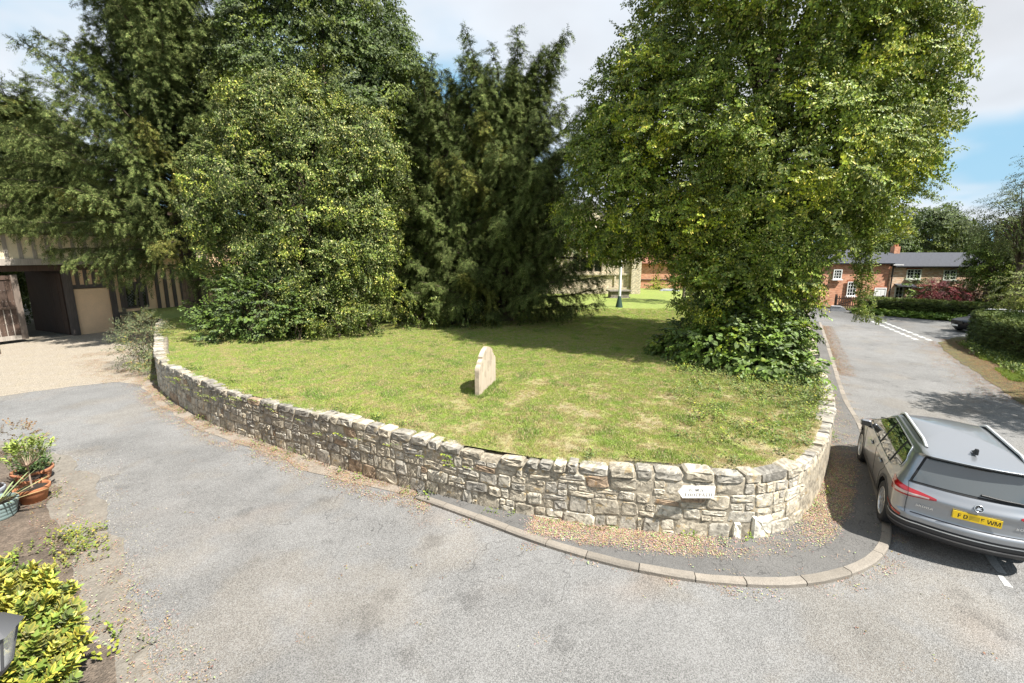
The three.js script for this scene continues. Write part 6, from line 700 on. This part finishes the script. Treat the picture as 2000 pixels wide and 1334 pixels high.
function nrm(y, L, s) { const e = 0.004, a = P3(y, L + e, s).sub(P3(y, L - e, s)), b = P3(y + e, L, s).sub(P3(y - e, L, s)); return a.cross(b).normalize().multiplyScalar(s); }
// patch over the body: u in 0..1, v in 0..1 -> [y, L]; lifted off by off
function patch(fn, nu, nv, off, s = 1, sym = false) { const P = [], I = []; for (let j = 0; j <= nv; j++) for (let i = 0; i <= nu; i++) { const [y, L] = fn(i / nu, j / nv), ss = L < 0 ? -s : s, l = Math.abs(L); const p = P3(y, l, ss), n = nrm(y, Math.max(l, 0.01), ss); if (n.dot(V3(p.x, 0, p.z)) < 0) n.negate(); p.addScaledVector(n, off); P.push(p.x, p.y, p.z); } for (let j = 0; j < nv; j++) for (let i = 0; i < nu; i++) { const a = j * (nu + 1) + i, b = a + 1, c = a + nu + 1, d = c + 1; s > 0 ? I.push(a, b, c, b, d, c) : I.push(a, c, b, b, c, d); } const g = new THREE.BufferGeometry(); g.setAttribute('position', new THREE.Float32BufferAttribute(P, 3)); g.setIndex(I); g.computeVertexNormals(); return g; }
const sidePatch = (t0, t1, lo, hi, nu, nv, off, s) => patch((u, v) => { const t = mix(t0, t1, u), y = mix(lo(t), hi(t), v); return [y, Lside(y, t)]; }, nu, nv, off, s);

function bodyShell() {
  const ys = []; for (let y = 0.22; y < Y1 - 1e-6; y += 0.0155) ys.push(y); for (let i = 0; i <= 14; i++) ys.push(Y1 + DOME * Math.sin(i / 14 * Math.PI / 2) * 0.9995);
  const half = y => { const p = prm(y), xr = p.W - p.c, o = []; const push = (x, t) => o.push([x * barrel(Math.max(t, 0)), t]); for (let i = 0; i < 12; i++) { const x = xr * i / 12; push(x, p.r + p.k * (x / xr) ** 2); } for (let i = 0; i < 9; i++) { const a = i / 9 * Math.PI / 2; push(xr + p.c * Math.sin(a), p.r + p.k + p.c * (1 - Math.cos(a))); } const t0 = p.r + p.k + p.c, cf = Math.min(p.c * 1.3 + 0.05, p.W * 0.9), kf = 0.14 * Math.min(1, p.W), t1 = p.f - kf - cf; for (let i = 0; i <= 50; i++) push(p.W, mix(t0, Math.max(t1, t0), i / 50)); for (let i = 1; i <= 8; i++) { const a = i / 8 * Math.PI / 2; push(p.W - cf + cf * Math.cos(a), p.f - kf - cf + cf * Math.sin(a)); } for (let i = 1; i <= 8; i++) { const x = (p.W - cf) * (1 - i / 8); push(x, p.f - kf * (x / (p.W - cf)) ** 2); } return o; };
  const P = [], I = []; let M0 = 0; ys.forEach(y => { const h = half(y), ring = [...h, ...h.slice(1, -1).reverse().map(q => [-q[0], q[1]])]; M0 = ring.length; ring.forEach(q => P.push(q[0], y, LZ - q[1])); });
  for (let j = 0; j < ys.length - 1; j++) for (let i = 0; i < M0; i++) { const a = j * M0 + i, b = j * M0 + (i + 1) % M0; I.push(a, b, a + M0, b, b + M0, a + M0); }
  const c0 = P.length / 3; P.push(0, 0.22, 0); const c1 = c0 + 1; P.push(0, Y1 + DOME, LZ - 1.75); for (let i = 0; i < M0; i++) { const b = (i + 1) % M0; I.push(c0, b, i); const o = (ys.length - 1) * M0; I.push(o + i, o + b, c1); }
  const g = new THREE.BufferGeometry(); g.setAttribute('position', new THREE.Float32BufferAttribute(P, 3)); g.setIndex(I); g.computeVertexNormals(); return g;
}
const AX = [0.985, 3.775], WR = 0.355;
const paintGrey = new THREE.MeshPhysicalMaterial({ color: lin(0.30, 0.31, 0.328), metalness: 0.62, roughness: 0.34, clearcoat: 1, clearcoatRoughness: 0.04 }), paintBlack = new THREE.MeshPhysicalMaterial({ color: lin(0.008, 0.008, 0.010), roughness: 0.4, specularIntensity: 0.5, clearcoat: 0.3, clearcoatRoughness: 0.05 }), paintSilver = new THREE.MeshPhysicalMaterial({ color: lin(0.42, 0.44, 0.48), metalness: 0.5, roughness: 0.35, clearcoat: 1 });
const clad = std([0.035, 0.035, 0.037], 0.62), archDark = std([0.01, 0.01, 0.01], 0.9), chrome = std([0.72, 0.73, 0.74], 0.22, { metalness: 0.9 }), alloy = std([0.60, 0.60, 0.60], 0.32, { metalness: 0.75 }), redLamp = new THREE.MeshPhysicalMaterial({ color: lin(0.30, 0.006, 0.010), roughness: 0.12, clearcoat: 1 }), clearLamp = new THREE.MeshPhysicalMaterial({ color: lin(0.55, 0.42, 0.38), roughness: 0.12, clearcoat: 1 }), railSilver = std([0.72, 0.73, 0.74], 0.38, { metalness: 0.35 }), seam = std([0.012, 0.012, 0.013], 0.8);
const sideGlass = new THREE.MeshPhysicalMaterial({ color: lin(0.018, 0.022, 0.02), roughness: 0.03, clearcoat: 1, clearcoatRoughness: 0.01, specularIntensity: 1, ior: 1.6 }), rearGlass = new THREE.MeshPhysicalMaterial({ color: lin(0.07, 0.078, 0.08), roughness: 0.04, clearcoat: 1, clearcoatRoughness: 0.015, ior: 1.7 });
const font = await new FontLoader().loadAsync('fonts/droid/droid_sans_bold.typeface.json');
function makeCar() {
  const C = new THREE.Group();
  const brush = new Brush(bodyShell(), paintGrey); brush.updateMatrixWorld(); let cur = brush; const ev = new Evaluator(); ev.attributes = ['position', 'normal']; ev.useGroups = true;
  for (const t of AX) { const cy = new THREE.CylinderGeometry(0.405, 0.405, 2.4, 40); cy.rotateZ(Math.PI / 2); const b = new Brush(cy, archDark); b.position.set(0, WR + 0.015, LZ - t); b.updateMatrixWorld(); cur = ev.evaluate(cur, b, SUBTRACTION); cur.updateMatrixWorld(); }
  const body = new THREE.Mesh(cur.geometry, cur.material); body.name = 'body'; body.castShadow = body.receiveShadow = true; C.add(body);
  const wt = new THREE.BoxGeometry(1.3, 0.5, 4.0); wt.translate(0, 0.5, 0); mesh('floor_pan', wt, archDark, C);
  const add = (n, g, m, p = C) => mesh(n, g, m, p);
  // lower cladding, arch trims, side glass
  for (const s of [-1, 1]) {
    add('sill_cladding', sidePatch(AX[0] + 0.40, AX[1] - 0.40, () => 0.225, () => 0.40, 20, 5, 0.008, s), clad);
    for (const t of AX) { const P = []; add('arch_trim', patch((u, v) => { const a = mix(-0.22, Math.PI + 0.22, u), r = mix(0.405, 0.462, v), y = WR + 0.015 + Math.sin(a) * r, tt = t + Math.cos(a) * r; return [Math.max(y, 0.225), Lside(Math.max(y, 0.225), tt)]; }, 40, 2, 0.007, -s), clad); }
    const lo = t => t < 1.02 ? mix(1.20, 1.075, sstep(0.60, 1.02, t)) : 1.072 + 0.012 * (t - 1) / 2, hi = t => t < 0.80 ? mix(1.30, 1.475, sstep(0.60, 0.84, t)) : t < 2.35 ? 1.475 + 0.025 * Math.sin((t - 0.8) / 1.55 * Math.PI * 0.5) : mix(1.50, 1.115, (t - 2.35) / 0.93);
    add('window_surround', sidePatch(0.605, 3.28, t => lo(clamp(t, 0.6, 3.28)) - 0.014, t => hi(clamp(t, 0.6, 3.28)) + 0.014, 60, 8, 0.003, s), seam);
    add('side_window', sidePatch(0.66, 1.05, lo, hi, 14, 8, 0.006, s), sideGlass); add('side_window', sidePatch(1.13, 1.98, lo, hi, 24, 8, 0.006, s), sideGlass); add('side_window', sidePatch(2.07, 3.22, lo, hi, 34, 8, 0.006, s), sideGlass);
    const ring = []; for (let i = 0; i <= 40; i++) { const t = mix(3.28, 0.60, i / 40), y = lo(t) - 0.014; ring.push([y, t]); } for (let i = 0; i <= 40; i++) { const t = mix(0.60, 3.28, i / 40), y = hi(t) + 0.016; ring.push([y, t]); }
    const pts = ring.map(([y, t]) => { const L = Lside(y, t), p = P3(y, L, s), n = nrm(y, L, s); if (n.x * s < 0) n.negate(); return p.addScaledVector(n, 0.006); }); add('window_trim', new THREE.TubeGeometry(new THREE.CatmullRomCurve3(pts, true, 'catmullrom', 0.1), 160, 0.0085, 5, true), chrome);
    // door seams and handles
    const line = (a, w = 0.004) => { const p = []; for (let i = 0; i <= 14; i++) { const f = i / 14, k = f * (a.length - 1), j = Math.min(a.length - 2, Math.floor(k)), y = mix(a[j][0], a[j + 1][0], k - j), t = mix(a[j][1], a[j + 1][1], k - j), L = Lside(y, t), q = P3(y, L, s), n = nrm(y, L, s); if (n.x * s < 0) n.negate(); p.push(q.addScaledVector(n, 0.0)); } return new THREE.TubeGeometry(new THREE.CatmullRomCurve3(p), 28, w, 4); };
    add('door_seam', [line([[1.06, 2.03], [0.8, 2.0], [0.42, 2.0]]), line([[1.06, 1.10], [0.90, 1.16], [0.72, 1.42], [0.42, 1.50]]), line([[1.06, 3.30], [0.8, 3.28], [0.42, 3.26]]), line([[0.42, 1.5], [0.42, 3.26]])], seam);
    for (const t of [1.32, 2.28]) { const y = 0.935, L = Lside(y, t + 0.1), q = P3(y, L, s); const h = add('door_handle', new RoundedBoxGeometry(0.03, 0.032, 0.20, 2, 0.013), paintGrey); h.position.set(q.x + s * 0.028, y, q.z); const cup = add('handle_cup', new THREE.SphereGeometry(0.075, 12, 8).scale(0.12, 0.55, 1), seam); cup.position.set(q.x - s * 0.002, y - 0.005, q.z); }
    // crease highlight strip along the sill
    add('side_moulding', sidePatch(AX[0] + 0.5, AX[1] - 0.5, () => 0.42, () => 0.445, 20, 1, 0.010, s), paintGrey);
    // mirror
    const m = new RoundedBoxGeometry(0.19, 0.135, 0.11, 3, 0.045); const mm = add('mirror', m, paintGrey); mm.position.set(s * 1.0, 1.09, LZ - 3.12); mm.rotation.y = s * 0.15; const mg = new RoundedBoxGeometry(0.155, 0.10, 0.01, 2, 0.004); const mgl = add('mirror_glass', mg, sideGlass, mm); mgl.position.set(0, 0, 0.054); const arm = add('arm', box(0.14, 0.035, 0.07), seam, mm); arm.position.set(-s * 0.12, -0.065, 0);
    // roof rail
    const rp = [], rb = []; for (let i = 0; i <= 14; i++) { const f = i / 14, t = mix(0.62, 2.60, f), e = sstep(0, 0.14, f) * sstep(1, 0.86, f), x = 0.575 - 0.012 * f; const yr = roofY(x, t); rp.push(V3(s * x, yr - 0.006 + 0.048 * e, LZ - t)); rb.push(V3(s * x, yr + 0.002, LZ - t)); }
    add('roof_rail', new THREE.TubeGeometry(new THREE.CatmullRomCurve3(rp), 40, 0.022, 8), railSilver); add('rail_base', new THREE.TubeGeometry(new THREE.CatmullRomCurve3(rb.slice(1, -1)), 30, 0.014, 6), seam);
    // rear lamps: red wedge with a pale bar, wrapping the corner
    const L0 = 0.47, lampLo = u => mix(0.93, 0.855, Math.pow(u, 0.7)), lampHi = u => mix(0.955, 1.055, Math.pow(u, 0.8));
    const uL = u => mix(L0, 1.17, u);
    add('tail_lamp', patch((u, v) => [mix(lampLo(u), lampHi(u), v), uL(u)], 40, 22, 0.006, s), redLamp); add('lamp_bar', patch((u, v) => { const w = mix(0.12, 0.78, u); return [mix(mix(lampLo(w), lampHi(w), 0.22), mix(lampLo(w), lampHi(w), 0.5), v), uL(w)]; }, 30, 8, 0.010, s), clearLamp); add('lamp_seam', patch((u, v) => [mix(0.62, 1.10, v), mix(0.80, 0.806, u)], 1, 20, 0.0135, s), seam);
    add('reflector', patch((u, v) => [mix(0.605, 0.645, v) - 0.045 + 0.05 * u * 0 + 0.06 * (u - 0.5), mix(0.86, 1.30, u)], 20, 2, 0.008, s), redLamp);
    // head lamp
    add('head_lamp', sidePatch(4.05, 4.28, t => 0.74, t => 0.83 + 0.02 * (4.3 - t), 8, 3, 0.008, s), clearLamp);
  }
  // rear: glass, seams, bumper
  const gw = y => prm(y).W - 0.065; add('rear_surround', patch((u, v) => { const y = mix(1.085, 1.515, v), p = prm(y); return [y, mix(-1, 1, u) * (p.W - 0.085)]; }, 40, 14, 0.004), seam); add('rear_window', patch((u, v) => { const y = mix(1.115, 1.465, v); return [y, mix(-1, 1, u) * (gw(y) - 0.055)]; }, 40, 12, 0.009), rearGlass);
  add('spoiler', patch((u, v) => [mix(1.500, 1.540, v), mix(-1, 1, u) * 0.58], 30, 3, 0.008), paintGrey); add('brake_light', patch((u, v) => [mix(1.506, 1.517, v), mix(-1, 1, u) * 0.16], 8, 1, 0.012), redLamp);
  add('tailgate_seam', [patch((u, v) => [mix(0.638, 0.648, v), mix(-1, 1, u) * 0.74], 30, 1, 0.004)], seam);
  add('bumper_gap', patch((u, v) => [mix(0.505, 0.53, v), mix(-1, 1, u) * 1.15], 50, 1, 0.006), seam);
  add('bumper_cladding', patch((u, v) => [mix(0.225, 0.47, v), mix(-1, 1, u) * 1.42], 60, 10, 0.008), clad); add('bumper_trim', patch((u, v) => [mix(0.375, 0.405, v), mix(-1, 1, u) * 1.05], 50, 2, 0.020), std([0.22, 0.22, 0.23], 0.4, { metalness: 0.6 })); add('bumper_trim', patch((u, v) => [mix(0.487, 0.502, v), mix(-1, 1, u) * 1.2], 50, 2, 0.011), railSilver);
  // number plate, badge, lettering, wiper, antenna
  const pc = document.createElement('canvas'); pc.width = 416; pc.height = 88; const x = pc.getContext('2d'); x.fillStyle = '#f2c81e'; x.fillRect(0, 0, 416, 88); x.fillStyle = '#15140f'; x.font = 'bold 70px sans-serif'; x.fillText('F', 34, 70); x.fillText('D', 84, 70); x.fillText('F', 236, 70); x.fillText('W', 292, 70); x.fillText('M', 352, 70); x.fillStyle = 'rgba(150,128,40,.55)'; x.fillRect(140, 16, 92, 56); x.fillStyle = 'rgba(242,200,30,.75)'; x.fillRect(236, 44, 44, 30); const pt = new THREE.CanvasTexture(pc); pt.colorSpace = THREE.SRGBColorSpace;
  const rearAt = (y, xx) => { const [, t] = surf(y, Math.abs(xx)); return LZ - t; };
  const pl = add('number_plate', box(0.54, 0.118, 0.012), std([0.7, 0.5, 0.03], 0.5)); pl.position.set(0, 0.815, rearAt(0.815, 0) + 0.012); pl.rotation.x = -0.02; const pg = add('lettering', new THREE.PlaneGeometry(0.52, 0.111), new THREE.MeshStandardMaterial({ map: pt, roughness: 0.45 }), pl); pg.position.z = 0.009;
  const bd = new THREE.CylinderGeometry(0.052, 0.052, 0.012, 28); bd.rotateX(Math.PI / 2); const badge = add('badge', bd, seam); badge.position.set(0, 0.975, rearAt(0.975, 0) + 0.012); badge.rotation.x = -0.45; add('ring', new THREE.TorusGeometry(0.05, 0.006, 6, 28), chrome, badge).position.z = 0.007;
  const ws = new THREE.Shape([[-0.032, -0.022], [0.030, -0.022], [0.030, -0.010], [0.006, -0.010], [0.034, 0.020], [0.004, 0.010], [-0.014, 0.026], [-0.008, 0.004], [-0.030, 0.010], [-0.014, -0.010], [-0.032, -0.012]].map(p => new THREE.Vector2(...p))); add('emblem', boxUV(new THREE.ExtrudeGeometry(ws, { depth: 0.004, bevelEnabled: false })), chrome, badge).position.z = 0.006;
  const word = (s, xx, y, h) => { const g = new TextGeometry(s, { font, size: h, depth: 0.004, curveSegments: 3 }); g.computeBoundingBox(); const w = g.boundingBox.max.x; g.translate(-w / 2, 0, 0); g.scale(1.35, 1, 1); const m = add('lettering', g, chrome); m.position.set(xx, y, rearAt(y, Math.abs(xx)) + 0.004); m.rotation.y = Math.sign(xx) * 0.20; }; word('SKODA', -0.57, 0.765, 0.034); word('KODIAQ', 0.55, 0.765, 0.034);
  const wp = add('wiper', limb([V3(0.02, 1.155, rearAt(1.155, 0.02) + 0.03), V3(0.25, 1.14, rearAt(1.14, 0.25) + 0.03), V3(0.52, 1.135, rearAt(1.135, 0.52) + 0.03)], 0.016, 0.008, 6, 8), M.black);
  const fin = new THREE.Shape(); fin.moveTo(-0.08, 0); fin.quadraticCurveTo(0.0, 0.02, 0.05, 0.075); fin.lineTo(0.075, 0.07); fin.lineTo(0.08, 0); const fg = new THREE.ExtrudeGeometry(fin, { depth: 0.02, bevelEnabled: true, bevelSize: 0.008, bevelThickness: 0.012, bevelSegments: 2 }); fg.translate(0, 0, -0.01); fg.rotateY(-Math.PI / 2); const an = add('antenna', fg, M.black); an.position.set(0, 1.618, LZ - 0.68);
  // windscreen, front glass band
  add('windscreen', (() => { const P = [], I = [], nu = 24, nv = 10; for (let j = 0; j <= nv; j++) for (let i = 0; i <= nu; i++) { const y = mix(1.11, 1.50, j / nv), p = prm(y), cf = Math.min(p.c * 1.3 + 0.05, p.W * 0.9), kf = 0.14 * Math.min(1, p.W), xm = p.W - cf, xx = mix(-1, 1, i / nu) * xm; P.push(xx, y + 0.006, LZ - (p.f - kf * (xx / xm) ** 2) - 0.006); } for (let j = 0; j < nv; j++) for (let i = 0; i < nu; i++) { const a = j * (nu + 1) + i; I.push(a, a + nu + 1, a + 1, a + 1, a + nu + 1, a + nu + 2); } const g = new THREE.BufferGeometry(); g.setAttribute('position', new THREE.Float32BufferAttribute(P, 3)); g.setIndex(I); g.computeVertexNormals(); return g; })(), sideGlass);
  add('front_plate', box(0.52, 0.11, 0.02, 0, 0.50, LZ - 4.70), M.white); add('grille', box(1.0, 0.2, 0.06, 0, 0.75, LZ - 4.62), M.black);
  // wheels
  const tyre = new THREE.LatheGeometry([[0.235, -0.10], [0.30, -0.112], [0.338, -0.105], [0.353, -0.085], [WR, -0.05], [WR, 0.05], [0.353, 0.085], [0.338, 0.105], [0.30, 0.112], [0.235, 0.10], [0.235, -0.10]].map(p => new THREE.Vector2(...p)), 48); tyre.rotateZ(Math.PI / 2);
  const rimP = [[0.02, 0.045], [0.05, 0.06], [0.07, 0.05]]; const sp = []; { const rim = new THREE.LatheGeometry([[0.243, 0.10], [0.232, 0.108], [0.222, 0.095], [0.215, 0.02], [0.212, -0.09]].map(p => new THREE.Vector2(...p)), 48); rim.rotateZ(-Math.PI / 2); sp.push(rim); const hub = new THREE.CylinderGeometry(0.055, 0.065, 0.03, 20); hub.rotateZ(Math.PI / 2); hub.translate(0.075, 0, 0); sp.push(hub); for (let i = 0; i < 5; i++) for (const d of [-1, 1]) { const b = new THREE.BoxGeometry(0.022, 0.19, 0.042); b.translate(0, 0.14, d * 0.030); const g = b; g.rotateX(d * 0.16 + i * Math.PI * 2 / 5); g.translate(0.082, 0, 0); sp.push(g); } } const rimG = merge(sp); const disc = new THREE.CylinderGeometry(0.16, 0.16, 0.02, 28); disc.rotateZ(Math.PI / 2);
  for (const t of AX) for (const s of [-1, 1]) { const w = new THREE.Group(); w.name = 'wheel'; w.position.set(s * 0.815, WR, LZ - t); w.rotation.z = s < 0 ? Math.PI : 0; w.rotation.x = 0.3; C.add(w); add('tyre', tyre, M.rubber, w); add('rim', rimG, alloy, w); const d = add('brake_disc', disc, std([0.1, 0.1, 0.1], 0.5, { metalness: 0.6 }), w); d.position.x = 0.02; const bk = add('rim_back', new THREE.CylinderGeometry(0.215, 0.215, 0.01, 28).rotateZ(Math.PI / 2), archDark, w); bk.position.x = -0.02; }
  return C;
}
const car = makeCar(); car.name = numbered('estate_car'); tag(car, 'grey metallic estate car parked half on the pavement beside the stone wall', 'car', 'parked cars'); scene.add(car);
car.position.set(7.99, 0.03, -8.08); car.rotation.order = 'YXZ'; car.rotation.y = -0.54; car.rotation.z = -0.034;
function otherCar(x, z, turn, label, paint, y = 0, s = 1) { const c = car.clone(); c.name = numbered('estate_car'); c.position.set(x, y, z); c.rotation.set(0, turn, 0); c.scale.setScalar(s); c.traverse(o => { if (o.isMesh) { if (o.name === 'lettering' || o.name === 'emblem' || o.name === 'badge' || o.name === 'ring') o.userData.drop = true; o.material = Array.isArray(o.material) ? o.material.map(m => m === paintGrey ? paint : m) : o.material === paintGrey ? paint : o.material; } }); const drop = []; c.traverse(o => { if (o.userData.drop) drop.push(o); }); drop.forEach(o => o.parent && o.parent.remove(o)); scene.add(c); c.userData = { label, category: 'car', group: 'parked cars' }; return c; }
otherCar(29.6, -27.8, 1.42, 'black car nose showing past the rounded end of the near hedge', paintBlack, 0, 0.85);
otherCar(35.6, -31.2, 1.35, 'white car roof glimpsed above the low hedge at the right', paintSilver, -0.75, 0.85);
otherCar(15.7, -47.5, 1.3, 'silver blue car roof showing beyond the churchyard lawn', paintSilver, -0.05, 0.8);

// ------------------------------------------------------------------ render
const renderer = new THREE.WebGLRenderer({ antialias: true });
renderer.setSize(1024, 683); renderer.shadowMap.enabled = true; renderer.shadowMap.type = THREE.PCFSoftShadowMap;
renderer.toneMapping = THREE.LinearToneMapping; renderer.toneMappingExposure = EXPOSURE;
scene.environmentIntensity = 1;
renderer.render(scene, camera);
